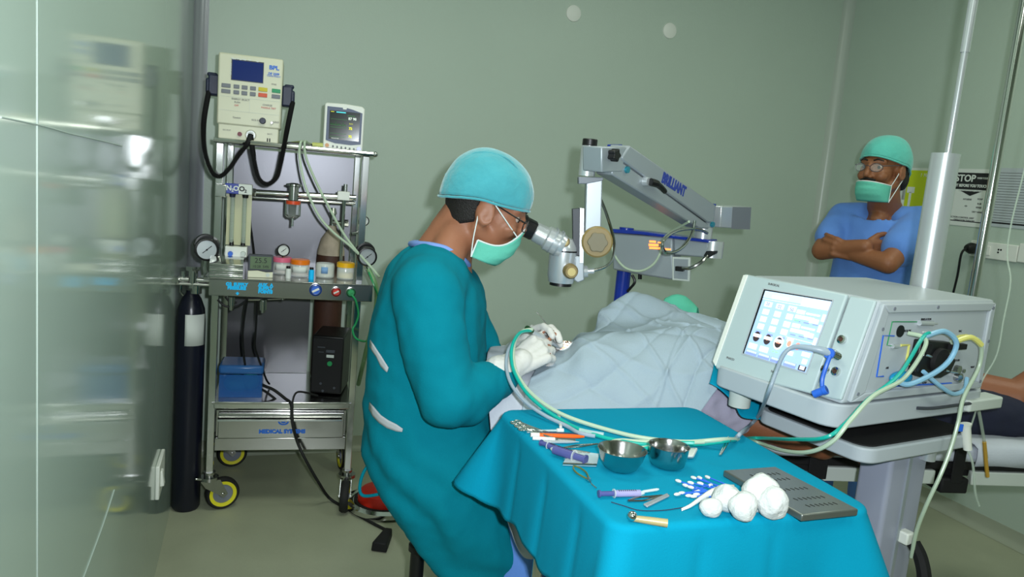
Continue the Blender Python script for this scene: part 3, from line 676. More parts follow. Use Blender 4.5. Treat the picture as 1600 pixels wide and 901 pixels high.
for i in range(6):
    mb = MB(); mb.box((-.036 + i * .0155, -.0115, .014 - i * .0008), (.006, .003, .008)); mb.build('key', 'gbut', mf, bevel=.0015)
mb = MB(); mb.cyl((.06, -.010, .012), (.06, -.022, .012), .009, .0085); mb.build('jog_dial', 'bluep', mf)
mb = MB(); mb.box((-.069, .075, .045), (.006, .055, .10)); mb.build('port_panel', 'navy', mn, bevel=.002)
# ---- leads of the monitor lying on the shelf and falling to the right
ld = root('monitor_leads', 'pair of pale monitor tubes falling from trolley top shelf to the right', 'tube', TW((.25, -.02, 1.4222)), TA)
for k, pix in enumerate(([(470, 222), (468, 245), (477, 290), (497, 335), (520, 362), (548, 385), (575, 412)], [(476, 222), (478, 245), (492, 280), (512, 320), (535, 362), (557, 392), (578, 415)])):
    q = [TW(TP(x, y, -.065)) for x, y in pix]; q = [TW((.27 + .02 * k, .05, 1.4282)), TW((.262 + .012 * k, -.02, 1.438))] + q + [TW((.56, -.09, .96))]
    mb = MB(); mb.tube(spline(q, 8), .0048); mb.build('lead', 'tubew', ld, True)
cp = root('cable_plug', 'yellowish cable plugs lying between defibrillator and patient monitor', 'plug', TW((.28, .03, 1.4222)), TA)
mb = MB(); mb.cyl((.01, 0, .012), (.05, -.005, .012), .010, .011); mb.build('plug_body', mat('pale_yellow', rgb(200, 205, 120), .5), cp)
mb = MB(); mb.tube(spline([(.01, 0, .012), (-.02, 0, .02), (-.06, .03, .015), (-.085, .06, .008)], 6), .004); mb.build('cable', mat('olive_cable', rgb(140, 150, 100), .5), cp)
mb = MB(); mb.box((-.035, -.015, .008), (.09, .03, .014)); mb.build('dark_cable_box', 'black', cp, bevel=.003)

# ---- on the worktop
WT = .9332
def lathe_thing(name, label, cat, u, v, z, prof, m, group=None):
    t = root(name, label, cat, TW((u, v, z)), TA, group); mb = MB(); mb.lathe(prof, n=32); mb.build('body', m, t); return t
p = TP(407, 432, -.03)
t = root('thermometer_clock', 'white and dark digital temperature display standing on trolley worktop', 'display', TW((p.x, -.06, WT)), TA + radians(6))
mb = MB(); mb.prism([(-.044, 0), (.044, 0), (.044, .022), (.02, .020), (-.01, .026), (-.044, .024)], (0, 0, 0), (1, 0, 0), (0, 0, 1), (0, 1, 0), -.008, .012); mb.build('foot', 'cream', t, bevel=.002)
mb = MB(); mb.prism([(-.044, .0245), (-.01, .0265), (.02, .0205), (.044, .0225), (.044, .082), (.041, .085), (-.041, .085), (-.044, .082)], (0, 0, 0), (1, 0, 0), (0, 0, 1), (0, 1, 0), -.007, .011); fr = mb.build('frame', 'dgrey', t, bevel=.002)
mb = MB(); mb.box((0, -.0075, .055), (.074, .0012, .046)); lcd = mb.build('lcd', mat('lcd_green', rgb(96, 116, 88), .25), fr)
text('digits', '25.5', .026, V(0, -.0084, .063), (1, 0, 0), (0, 0, 1), 'ink', lcd, sx=1.0); text('digits', '10:28  54%', .013, V(0, -.0084, .041), (1, 0, 0), (0, 0, 1), 'ink', lcd)
mb = MB(); mb.cyl((.026, -.008, .011), (.026, -.010, .011), .007); mb.build('foot_button', 'offw', t)
def jar(x, y, v, r, h, lid, label, lidlab=True, content=None, lidh=.016, stk=None):
    p = TP(x, y, v); t = root('jar', label, 'jar', TW((p.x, v, WT)), TA, 'jars on the trolley worktop')
    mb = MB(); mb.lathe([(0, .002), (r * .9, 0.0), (r, .004), (r, h - .006), (r * .93, h), (r * .87, h), (r * .93, h - .008), (r * .94, .007), (0, .005)], n=32); mb.build('glass', mat('jar_plastic', (.9, .95, .92, 1), .12, alpha=.38), t)
    if content:
        mb = MB(); mb.lathe([(0, .007), (r * .9, .007), (r * .9, h * .5), (r * .5, h * .56), (0, h * .52)], n=20); mb.build('contents', content, t)
    if lid: mb = MB(); mb.lathe([(0, h + lidh), (r * .95, h + lidh), (r * 1.06, h + lidh - .003), (r * 1.06, h - .002), (0, h - .002)], n=32); mb.build('lid', lid, t)
    if stk:
        mb = MB(); rows = []
        for i in range(7):
            an = radians(-95 - stk[1] + 2 * stk[1] * i / 6); rows.append([V(cos(an) * (r + .0008), sin(an) * (r + .0008), h * .35), V(cos(an) * (r + .0008), sin(an) * (r + .0008), h * .8)])
        mb.grid(rows); mb.build('jar_label', stk[0], t, solid=.0004)
M['jpink'] = mat('pinkish_contents', rgb(190, 140, 130), .7, var=.3, vscale=60); M['jyel'] = mat('yellow_contents', rgb(225, 190, 40), .6); M['jpale'] = mat('pale_contents', rgb(190, 185, 165), .7)
jar(440, 432, .06, .034, .05, 'pink', 'jar with pink lid beside the digital display on trolley', content='jpink', stk=('paper', 40))
jar(468, 432, .015, .034, .05, 'orange', 'jar with orange lid, third thing from the digital display', content='jpink', stk=('paper', 55))
jar(507, 437, .02, .036, .056, None, 'lidless clear jar between orange-lidded and yellow-lidded jars', content='jpale', stk=(mat('blue_label', rgb(120, 160, 205), .6), 20))
jar(539, 438, .0, .0325, .05, mat('amber_lid', rgb(238, 180, 20), .35), 'jar with yellow lid at the right end of trolley worktop', content='jyel')
for x, y, m, lab in ((450, 433, 'paper', 'small vial with white label in front of pink-lidded jar'), (486, 437, 'cyanink', 'small vial with bright blue label beside orange-lidded jar')):
    p = TP(x, y, -.05); t = root('vial', lab, 'vial', TW((p.x, -.05, WT)), TA, 'labelled vials on the trolley worktop')
    mb = MB(); mb.lathe([(0, 0), (.0095, 0), (.010, .002), (.010, .034), (.006, .038), (0, .038)], n=20); mb.build('bottle', m, t)
    mb = MB(); mb.cyl((0, 0, .0375), (0, 0, .046), .0075); mb.build('cap', 'black', t)
# ---- on the lower shelf
LS = .4395
p0 = TP(341, 620, .05); p1 = TP(405, 622, .05)
t = root('plastic_box', 'blue translucent lidded plastic box on left of trolley lower shelf', 'box', TW(((p0.x + p1.x) / 2 + .005, .12, LS)), TA)
bw = p1.x - p0.x + .005; bh = .125
M['bbox'] = mat('blue_translucent', rgb(40, 100, 175), .2, alpha=.55); M['bcont'] = mat('teal_contents', rgb(70, 190, 195), .7, var=.2, vscale=30)
mb = MB()
for c, s in (((0, 0, .002), (bw, .14, .004)), ((0, -.069, .045), (bw, .003, .09)), ((0, .069, .045), (bw, .003, .09)), ((-bw / 2, 0, .045), (.003, .138, .09)), ((bw / 2, 0, .045), (.003, .138, .09))): mb.box(c, s)
mb.build('tub', 'bbox', t)
mb = MB(); mb.box((0, 0, .110), (bw + .010, .15, .036)); mb.build('lid', mat('blue_lid', rgb(50, 105, 170), .25, alpha=.85), t, bevel=.010)
mb = MB(); mb.ell((-.018, -.012, .040), (.050, .052, .034)); mb.ell((.032, -.012, .050), (.034, .052, .036)); mb.build('contents', 'bcont', t)
p0 = TP(474, 615, .1); p1 = TP(536, 618, .1)
t = root('power_supply_unit', 'black computer-like power unit standing on right of trolley lower shelf', 'power unit', TW((.40, .13, LS)), TA - radians(12))
mb = MB(); mb.box((0, .06, .125), (.125, .20, .24)); bx = mb.build('case', 'black', t, bevel=.006)
mb = MB(); mb.box((0, -.044, .125), (.12, .01, .225)); fc = mb.build('front_panel', 'blackm', bx, bevel=.004)
for z, w_, m in ((.185, .035, 'dgrey'), (.165, .03, 'offw')): mb = MB(); mb.box((.012, -.050, z), (w_, .003, .012)); mb.build('badge', m, fc, bevel=.001)
mb = MB(); mb.cyl((.012, -.049, .135), (.012, -.054, .135), .010); mb.build('power_button', 'green', fc)
mb = MB(); mb.box((-.025, -.050, .20), (.03, .002, .004)); mb.box((-.025, -.050, .18), (.02, .002, .003)); mb.build('vent_slot', 'dgrey', fc)
for (u, z) in ((.035, .035), (-.01, .02), (-.02, .05)): mb = MB(); mb.cyl((u, -.049, z), (u, -.052, z), .005); mb.build('socket', 'dgrey', fc)
# ---- black cables from the lower shelf to the floor
cb = root('power_cable', 'long black cable from trolley lower shelf running across floor to black plug', 'cable', TW((.25, -.02, 0)), TA)
q = [TW(TP(404, 598, .10)), TW(TP(414, 603, .06)), TW(TP(428, 609, .03)), TW(TP(445, 622, -.0)), TW(TP(455, 632, -.035)), TW(TP(457, 660, -.06)), TW(TP(464, 688, -.05)), TW(TP(476, 715, -.06)), AZ(497, 752, .12), AZ(515, 778, .02), AZ(540, 793, .0065), AZ(575, 813, .0065), AZ(598, 825, .0065), AZ(606, 829, .012)]
mb = MB(); mb.tube(spline(q, 8), .0062); mb.build('cable', 'rubber', cb, True)
q = [TW((.36, .06, .446)), TW(TP(466, 612, .0)), TW(TP(457, 628, -.035)), TW(TP(456, 655, -.064)), TW(TP(462, 682, -.062)), TW(TP(470, 698, .03))]
mb = MB(); mb.tube(spline(q, 8), .004); mb.build('cable', 'rubber', cb, True)
q = [TW(TP(404, 606, .10)), TW(TP(414, 611, .06)), TW(TP(425, 619, .04)), TW(TP(431, 624, .035))]
mb = MB(); mb.tube(spline(q, 8), .005); mb.build('cable', 'rubber', cb, True)
mb = MB(); a = AZ(607, 830, .022); b = AZ(592, 855, .02); d = (b - a).normalized(); s_ = d.cross(V(0, 0, 1)).normalized()
mb.hexa([a - s_ * .016 - V(0, 0, .018), b - s_ * .03 - V(0, 0, .018), b + s_ * .03 - V(0, 0, .018), a + s_ * .016 - V(0, 0, .018), a - s_ * .014 + V(0, 0, .016), b - s_ * .026 + V(0, 0, .018), b + s_ * .026 + V(0, 0, .018), a + s_ * .014 + V(0, 0, .016)])
mb.build('plug', 'blackm', cb, True, bevel=.005)
# ================================================================== operating table
BA = radians(9); BO = V(0.027, 1.875, 0); BU = V(cos(BA), sin(BA), 0); BV = V(-sin(BA), cos(BA), 0)
def BW(u, v, z): return BO + BU * u + BV * v + V(0, 0, z)
bed = root('operating_table', 'black operating table with pale side rails under the draped patient', 'operating table', BO, BA)
BL_, BWD = 1.95, .54
mb = MB(); mb.box((BL_ / 2, BWD / 2, .690), (BL_, BWD - .01, .022)); mb.build('mattress_base', 'blackm', bed, bevel=.004)
mb = MB(); mb.box((BL_ / 2, BWD / 2, .724), (BL_, BWD, .046)); mb.build('mattress', 'sheet', bed, bevel=.015, seg=3)
for v in (.012, BWD - .012):
    for u0, u1 in ((.05, .45), (.50, .74), (.88, 1.16), (1.17, 1.215), (1.33, 1.90)):
        mb = MB(); mb.box(((u0 + u1) / 2, v, .656), (u1 - u0, .018, .04)); mb.build('side_rail', 'offw', bed, bevel=.003)
    mb = MB(); mb.box((BL_ / 2, v + (.02 if v < .1 else -.02), .668), (BL_ - .1, .02, .02)); mb.build('frame_bar', 'blackm', bed)
for u, w, v in ((.853, .055, -.004), (1.275, .035, -.004)):
    mb = MB(); mb.box((u, v, .705), (w, .006, .12)); mb.box((u, v + .03, .764 if u < 1 else .755), (w, .07, .006)); mb.build('strap', 'blackm', bed, bevel=.002)
mb = MB(); mb.box((1.275, .03, .635), (.085, .07, .045)); mb.build('rail_clamp', 'blackm', bed, bevel=.006)
mb = MB(); mb.box((.95, .27, .655), (1.1, .38, .045)); mb.build('under_frame', 'dgrey', bed, bevel=.004)
mb = MB(); mb.box((.75, .27, .40), (.26, .26, .47)); mb.build('column', 'steel', bed, bevel=.01)
mb = MB(); mb.prism([(.30, .06), (1.1, .06), (1.15, .12), (1.15, .42), (1.1, .48), (.30, .48), (.25, .42), (.25, .12)], (0, 0, 0), (1, 0, 0), (0, 1, 0), (0, 0, 1), .012, .165); mb.build('base', 'offw', bed, bevel=.01)
# white sheet over the bed foot
t = root('bed_sheet', 'white sheet over the foot end of the operating table', 'sheet', BW(1.32, 0, .752), BA)
rows = []
for i in range(26):
    u = i / 25 * .6; r = []
    for j, (v, z) in enumerate([(-.010, -.055), (-.011, -.03), (-.008, -.006), (.004, .004), (.04, .005), (.15, .004), (.3, .004), (.5, .004)]):
        wv = .004 * sin(u * 31 + j) + .004 * sin(u * 13)
        r.append(V(u, v - (abs(wv) if j < 3 else 0), z + (wv * .8 if j < 3 else abs(wv) * .4)))
    rows.append(r)
mb = MB(); mb.grid(rows); mb.build('sheet', 'sheet', t, smooth=180, solid=.003)

# ================================================================== operating microscope
mp0 = AY(972, 450, 2.75)
mic = root('operating_microscope', 'silver operating microscope with folding arm on blue column above the patient', 'microscope', V(mp0.x, 2.75, 0))
Y0 = 2.13
mb = MB(); mb.cyl(V(mp0.x, 2.75, .10), V(mp0.x, 2.75, AY(975, 400, 2.75).z), .026, .026, 24); mb.build('column', 'bluep', mic, True)
mb = MB(); mb.lathe([(0, .1), (.05, .1), (.2, .06), (.22, .04), (.22, .006), (0, .006)], V(mp0.x, 2.75, 0)); mb.build('base', 'bluep', mic, True)
# lower arm : plane through the column and the right hinge
PA = AY(972, 380, 2.75); PB = AY(1100, 385, 2.60)
e1 = V(PB.x - PA.x, PB.y - PA.y, 0).normalized(); n1 = V(e1.y, -e1.x, 0)     # n1 points to the camera
def pl(p0, n, pix, d0, d1, mb=None):
    mb = mb or MB(); pts = [AP(x, y, p0, n) for x, y in pix]; k = len(pts)
    vs = [p + n * d0 for p in pts] + [p + n * d1 for p in pts]
    mb.add(vs, [list(range(k))[::-1], list(range(k, 2 * k))] + [(i, (i + 1) % k, k + (i + 1) % k, k + i) for i in range(k)]); return mb
mb = pl(PA, n1, [(965, 363), (1058, 371), (1058, 398), (1060, 436), (1020, 430), (965, 420)], -.045, .045); bb = mb.build('lower_arm_box', 'alu', mic, True, bevel=.006)
mb = pl(PA, n1, [(1057, 371), (1112, 378), (1115, 402), (1058, 398)], -.035, .035); mb.build('lower_arm', 'alu', mic, True, bevel=.006)
mb = pl(PA, n1, [(964, 357), (1010, 361), (1114, 374), (1114, 378.5), (1010, 366), (964, 363)], -.050, .050); mb.build('arm_cover', 'bluep', mic, True, bevel=.002)
q = AP(1113, 390, PA, n1); mb = MB(); mb.cyl(V(q.x, q.y, AP(1113, 402, PA, n1).z), V(q.x, q.y, AP(1113, 376, PA, n1).z), .036); mb.build('lower_arm_end', 'alu2', mic, True)
q = AP(979, 358, PA, n1); mb = MB(); mb.cyl(q + V(0, 0, -.003), q + V(0, 0, .006), .026); mb.build('column_cap', 'bluep', mic, True)
mb = pl(PA, n1, [(1058, 400), (1086, 401), (1085, 438), (1058, 436)], .040, .052); sp = mb.build('socket_panel', 'offw', mic, True, bevel=.002)
mb = pl(PA, n1, [(1061, 403), (1083, 404), (1082, 435), (1061, 433)], .0525, .0535); mb.build('panel_face', 'alu', sp, True)
mb = pl(PA, n1, [(1066, 414), (1078, 415), (1078, 422), (1066, 421)], .054, .075); mb.build('plug', 'black', sp, True, bevel=.002)
mb = MB(); mb.tube(spline([AP(1077, 417, PA, n1) + n1 * .07, AP(1092, 416, PA, n1) + n1 * .09, AP(1106, 408, PA, n1) + n1 * .08, AP(1113, 398, PA, n1) + n1 * .06], 6), .006); mb.build('short_cable', 'steel', mic, True)
mb = pl(PA, n1, [(1108, 398), (1112, 391), (1126, 391), (1125, 395), (1116, 400), (1110, 403)], .03, .062); mb.build('lock_lever', 'black', mic, True, bevel=.002)
M['led'] = mat('orange_led', rgb(255, 120, 60), .4, emit=rgb(255, 130, 60), estr=2.5)
mb = MB()
for (x0, y0, x1, y1) in ((1022, 375, 1032, 378), (1035, 377, 1040, 379), (1021, 380, 1036, 383.5), (1039, 382, 1043, 384), (1022, 385, 1040, 388), (1044, 387, 1055, 389.5)):
    pl(PA, n1, [(x0, y0), (x1, y0 + .6), (x1, y1 + .6), (x0, y1)], .0452, .0462, mb)
mb.build('led_digits', 'led', mic, True, smooth=0)
# upper arm : from the right hinge forward to the head
QA = AY(950, 248, Y0 + .01); QB = AY(1100, 340, 2.60)
e2 = V(QB.x - QA.x, QB.y - QA.y, 0).normalized(); n2 = V(e2.y, -e2.x, 0)
h = AP(1101, 345, QA, n2)
mb = MB(); mb.cyl(V(h.x, h.y, AP(1101, 377, QA, n2).z), V(h.x, h.y, AP(1101, 354, QA, n2).z), .030); mb.build('hinge_post', 'alu2', mic, True)
mb = MB(); mb.cyl(V(h.x, h.y, AP(1101, 354, QA, n2).z), V(h.x, h.y, AP(1103, 320, QA, n2).z), .030); mb.build('hinge_post', 'alu', mic, True, bevel=.002)
mb = MB(); mb.cyl(V(h.x, h.y, AP(1103, 320, QA, n2).z), V(h.x, h.y, AP(1103, 317, QA, n2).z), .031); mb.build('hinge_cap', 'bluep', mic, True)
mb = pl(QA, n2, [(1116, 321), (1162, 322), (1160, 357), (1114, 354)], -.04, .028); cw = mb.build('counterweight', 'alu2', mic, True, bevel=.003)
mb = pl(QA, n2, [(1133, 322), (1162, 322.5), (1160, 357), (1131, 356)], .0283, .0293); mb.build('grey_face', 'grey', cw, True)
mb = pl(QA, n2, [(968, 226), (1104, 319), (1098, 346), (1092, 346), (958, 250), (956, 245)], -.030, .034); mb.build('upper_bar', 'alu', mic, True, bevel=.004)
mb = pl(QA, n2, [(955, 250), (1094, 348), (1096, 356), (1080, 355), (943, 272), (943, 266)], -.026, .029); mb.build('lower_bar', 'alu', mic, True, bevel=.004)
mb = pl(QA, n2, [(980, 226), (1088, 296), (1086, 310), (978, 240)], -.055, -.031); mb.build('rear_bar', 'alu', mic, True, bevel=.003)
mb = pl(QA, n2, [(977, 227), (986, 226), (985, 234), (977, 233)], -.062, -.028); mb.build('bar_cap', 'bluep', mic, True, bevel=.002)
mb = pl(QA, n2, [(926, 228), (966, 229), (958, 268), (926, 268)], -.034, .030); mb.build('head_block', 'alu', mic, True, bevel=.004)
for x, y in ((965, 264), (1100, 349)):
    p = AP(x, y, QA, n2); mb = MB(); mb.cyl(p + n2 * .02, p + n2 * .036, .011, .009); mb.build('pivot_bolt', mat('blue_green_metal', rgb(60, 150, 170), .25, .5), mic, True)
# lettering along the bar
pa = AP(1013, 272, QA, n2) + n2 * .0345; pb = AP(1061, 303, QA, n2) + n2 * .0345
ex = (pb - pa).normalized(); ey = n2.cross(ex)
text('lettering', 'BRILLIANT', .042, (pa + pb) / 2, ex, ey, 'bluep', mic, True, bold=.0022, sx=.78)
# handle lever
p = AP(993, 282, QA, n2); mb = MB(); mb.cyl(p + n2 * .028, p + n2 * .045, .014, .012, 16); lv = mb.build('lever_boss', 'alu2', mic, True)
mb = MB(); mb.tube(spline([p + n2 * .05, AP(1003, 286, QA, n2) + n2 * .055, AP(1016, 297, QA, n2) + n2 * .05], 5), [.011] * 5 + [.008] * 5 + [.0075]); mb.build('lever', 'black', lv, True)
# head post with cap and star knob
pp = AY(919, 250, Y0); zt = AY(921, 228, Y0).z; zb_ = AY(918, 275, Y0).z
mb = MB(); mb.cyl(V(pp.x, Y0, zb_), V(pp.x, Y0, zt), .0225, n=28); mb.build('head_post', 'alu2', mic, True)
mb = MB(); mb.cyl(V(pp.x, Y0, zt), V(pp.x, Y0, AY(922, 217, Y0).z), .0205); mb.build('post_cap', 'black', mic, True, bevel=.002)
p = AP(940, 241, QA, n2); mb = MB(); k = 20
prof = [(.0155 * (1 + .16 * cos(5 * 2 * pi * i / 40)), 2 * pi * i / 40) for i in range(40)]
e2y = V(0, 0, 1); mb.prism([(r * cos(a), r * sin(a)) for r, a in prof], p, e2, e2y, n2, .030, .052); mb.build('star_knob', 'black', mic, True, bevel=.002)
# bracket : bars in the plane facing the camera
F0 = V(0, Y0, 0); FN = V(0, -1, 0)
def pf(pix, d0, d1, mb=None): return pl(F0, FN, pix, d0, d1, mb)
pf([(903, 276), (941, 277), (941, 282), (915, 287), (903, 287)], -.025, .026).build('bracket_top', 'grey', mic, True, bevel=.002)
pf([(915, 279), (940, 280), (938, 352), (937, 380), (912, 380)], -.022, .024).build('bracket_bar', 'alu', mic, True, bevel=.003)
pf([(894, 326), (905, 325), (905, 398), (895, 398)], -.02, .020).build('slide_plate', 'dgrey', mic, True, bevel=.001)
pf([(905, 324), (912, 325), (911, 410), (904, 410)], -.024, .024).build('slide_rail', 'alu2', mic, True, bevel=.001)
pf([(898, 398), (911, 400), (912, 436), (902, 440), (896, 436)], -.022, .022).build('head_carrier', 'alu', mic, True, bevel=.003)
p = AY(931, 376, Y0) + FN * .04
mb = MB(); mb.lathe([(0, .0), (.040, .0), (.0425, .004), (.0425, .022), (.038, .026), (0, .026)], p - FN * .02, FN, 36); bk = mb.build('focus_knob', 'brass', mic, True)
mb = MB(); k = 48; mb.prism([((.0265 * (1 + .07 * cos(6 * 2 * pi * i / k))) * cos(2 * pi * i / k), (.0265 * (1 + .07 * cos(6 * 2 * pi * i / k))) * sin(2 * pi * i / k)) for i in range(k)], p - FN * .02, V(1, 0, 0), V(0, 0, 1), FN, .026, .034); mb.build('knob_grip', mat('grey_brown', rgb(120, 112, 88), .5), bk, True, bevel=.002)
# optical body
oc = AY(880, 400, Y0); zt = AY(879, 392, Y0).z; zb_ = AY(881, 441, Y0).z
mb = MB(); mb.lathe([(0, zt), (.0395, zt), (.0395, zb_ + .02), (.035, zb_), (0, zb_)], V(oc.x, Y0, 0), n=36); ob = mb.build('optical_body', 'alu2', mic, True)
mb = MB(); mb.cyl(V(oc.x, Y0, zt), V(oc.x, Y0, zt + .004), .0405, n=36); mb.build('black_ring', 'black', ob, True)
mb = MB(); mb.lathe([(.030, zb_ + .001), (.031, zb_ - .009), (.025, zb_ - .009), (.024, zb_ - .002), (0, zb_ - .002)], V(oc.x, Y0, 0)); mb.build('objective_rim', 'black', ob, True)
mb = MB(); mb.lathe([(.0395, zt + .004), (.038, zt + .015), (.028, zt + .035), (0, zt + .04)], V(oc.x, Y0, 0), n=36); mb.build('neck_dome', 'alu2', mic, True)
for x, y, r, l in ((879, 376, .015, .03), (887, 420, .0205, .05)):
    p = AY(x, y, Y0); d = (V(0, -1, 0) + V(.1, 0, 0)).normalized(); s0 = .025 if r < .02 else .036
    mb = MB(); mb.lathe([(0, 0), (r, 0), (r, l * .35), (r * .8, l * .5), (r * .8, l * .6), (0, l * .6)], p + d * s0, d, 28); kk = mb.build('side_knob', 'brass', mic, True)
    mb = MB(); mb.cyl(p + d * (s0 + l * .6), p + d * (s0 + l * .64), r * .55); mb.build('knob_face', mat('pale_brass', rgb(200, 180, 120), .4), kk, True)
# binocular tubes
ea = AY(879, 384, Y0); eb = AY(814, 350, Y0); ax = (eb - ea).normalized(); Ld = (eb - ea).length
for s in (-1, 1):
    o = V(0, s * .030, 0)
    mb = MB(); mb.lathe([(.0, 0), (.03, 0), (.033, .01), (.033, .05), (.027, .055), (.026, Ld - .045), (.021, Ld - .04), (0, Ld - .04)], ea + o, ax, 28); tb = mb.build('binocular_tube', 'alu2', mic, True)
    mb = MB(); mb.lathe([(0, Ld - .042), (.0235, Ld - .042), (.026, Ld - .038), (.026, Ld - .012), (.030, Ld - .006), (.031, Ld + .006), (.024, Ld + .012), (.015, Ld + .010), (0, Ld + .004)], ea + o, ax, 28); mb.build('eyepiece', 'black', tb, True)
    mb = MB()
    for dd in (.012, .03): mb.lathe([(0, dd), (.036, dd), (.036, dd + .004), (0, dd + .004)], ea + o + V(0, 0, .002), ax, 28)
    mb.build('prism_disc', 'alu', tb, True)
# light guide and cables
mb = MB()
cy = [(939, 312), (948, 335), (957, 365), (960, 385), (957, 405), (945, 417), (925, 423)]
mb.tube(spline([AY(x, y, Y0 + .01) for x, y in cy], 8), .0042); lg = mb.build('light_guide', 'steel', mic, True)
mb = MB(); a = AY(928, 423, Y0 + .01); b = AY(910, 424, Y0 + .01); mb.cyl(a, b.lerp(a, .45), .008); b2 = b.lerp(a, .45); mb.cyl(b2, b, .016, .018); mb.build('guide_connector', 'alu2', lg, True)
mb = MB(); mb.tube(spline([AP(x, y, QA, n2) + n2 * .045 for x, y in ((1066, 342), (1063, 358), (1052, 378), (1036, 390), (1021, 391), (1015, 381), (1021, 368), (1038, 358), (1060, 355))] + [AP(1078, 357, QA, n2) + n2 * .04, AP(1090, 362, QA, n2) + n2 * .035], 8), .0048); mb.build('cable_loop', 'steel', mic, True)
mb = MB(); mb.tube(spline([AP(1059, 344, QA, n2) + n2 * .04, AP(1048, 370, PA, n1) + n1 * .06, AP(1040, 395, PA, n1) + n1 * .055, AP(1028, 413, PA, n1) + n1 * .055, AP(1008, 422, PA, n1) + n1 * .055, AP(985, 416, PA, n1) + n1 * .055, AP(968, 395, PA, n1) + n1 * .05, AP(962, 365, PA, n1) + n1 * .05], 8), .0042); mb.build('grey_cable', 'tubew', mic, True)
mb = MB(); mb.tube(spline([AP(988, 425, PA, n1) - V(0, 0, .01), AP(992, 440, PA, n1), AP(985, 450, PA, n1), AP(980, 455, PA, n1) - n1 * .0], 6), .005); mb.tube([AP(1000, 426, PA, n1), AP(1000, 436, PA, n1)], .007); mb.build('black_cable', 'black', mic, True)
# its lamp
ml = add_light('microscope_lamp', 'SPOT', V(oc.x + .0, Y0, zb_ - .012), 6.0, (1, .93, .8), rot=(0, 0, 0), spot_size=radians(17), spot_blend=.35, shadow_soft_size=.01)
tgt = AY(884, 543, 2.11); ml.rotation_euler = (tgt - ml.location).to_track_quat('-Z', 'Y').to_euler()
ml.parent = mic; ml.matrix_parent_inverse = ROOTM[mic.name].inverted()

# ================================================================== cart and surgical console
M['lavgrey'] = mat('lavender_grey_paint', rgb(160, 164, 182), .35, .1)
M['conw'] = mat('console_grey', rgb(176, 184, 190), .4)
PHA = V(.587, 1.936, 0); PEX = V(.512, -.859, 0).normalized(); PEY = V(.859, .512, 0).normalized()
PHZ = atan2(PEX.y, PEX.x)
def PW(x, y, z): return PHA + PEX * x + PEY * y + V(0, 0, z)
cart = root('console_cart', 'pale grey wheeled cart carrying the surgical console', 'cart', PHA, PHZ)
def rr(x0, y0, x1, y1, r, n=6):
    out = []
    for cx, cy, a0 in ((x1 - r, y1 - r, 0), (x0 + r, y1 - r, 90), (x0 + r, y0 + r, 180), (x1 - r, y0 + r, 270)):
        for i in range(n + 1): a = radians(a0 + 90 * i / n); out.append((cx + r * cos(a), cy + r * sin(a)))
    return out
def slab(name, x0, y0, x1, y1, z0, z1, m, r=.03, bevel=.004, par=cart):
    mb = MB(); mb.prism(rr(x0, y0, x1, y1, r), (0, 0, 0), (1, 0, 0), (0, 1, 0), (0, 0, 1), z0, z1); return mb.build(name, m, par, bevel=bevel)
slab('top_shelf', .0, -.085, .372, .50, .912, .9645, 'conw', .05)
slab('shelf_handle', .335, .40, .385, .55, .916, .945, 'offw', .008)
mb = MB(); mb.tube(spline([(.374, .2, .940), (.381, .25, .938), (.381, .35, .938), (.381, .42, .938)], 4), .004); mb.build('grip_slot', 'dgrey', cart)
slab('lower_tray', .085, -.0, .40, .43, .834, .868, 'conw', .04)
slab('tray_mat', .097, .012, .388, .418, .8683, .8715, 'blackm', .035, .001)
slab('column', .268, .175, .352, .322, .10, .833, 'lavgrey', .012)
mb = MB(); mb.box((.3535, .245, .47), (.004, .012, .74)); mb.build('column_rib', 'alu', cart)
mb = MB(); mb.tube([(.2, .255, .88), (.2, .255, .915)], .03); mb.tube([(.1, .1, .88), (.1, .1, .915)], .02); mb.build('support_post', 'alu', cart)
slab('base', .0, -.12, .45, .42, .075, .115, 'alu', .05)
for x, y in ((.05, -.07), (.40, -.07), (.05, .37), (.40, .37)):
    mb = MB(); mb.cyl((x, y, .06), (x, y, .078), .014); mb.cyl((x - .012, y, .0315), (x + .012, y, .0315), .0315, n=24); mb.build('castor', 'rubber', cart)
mb = MB(); p = AZ(1184, 634, .9); a = PW(.065, -.035, .915)
mb.cyl(V(a.x, a.y, .868), V(a.x, a.y, .912), .026, .028, 24); mb.build('drain_cup', 'offw', cart, True)
mb = MB(); mb.tube(spline([PW(.38, .27, .60), PW(.40, .275, .57), PW(.42, .27, .52), PW(.42, .26, .45), PW(.39, .24, .40)], 6), .017); mb.build('cord_hook', 'blackm', cart, True)
mb = MB(); mb.box(PW(.362, .262, .61), (.03, .03, .03), Matrix.Rotation(PHZ, 3, 'Z')); mb.build('hook_bracket', 'white', cart, True, bevel=.004)
a = PW(.36, .30, .838); mb = MB(); mb.cyl(V(a.x, a.y, .80), V(a.x, a.y, .846), .018); mb.build('pad_foot', 'alu2', cart, True)
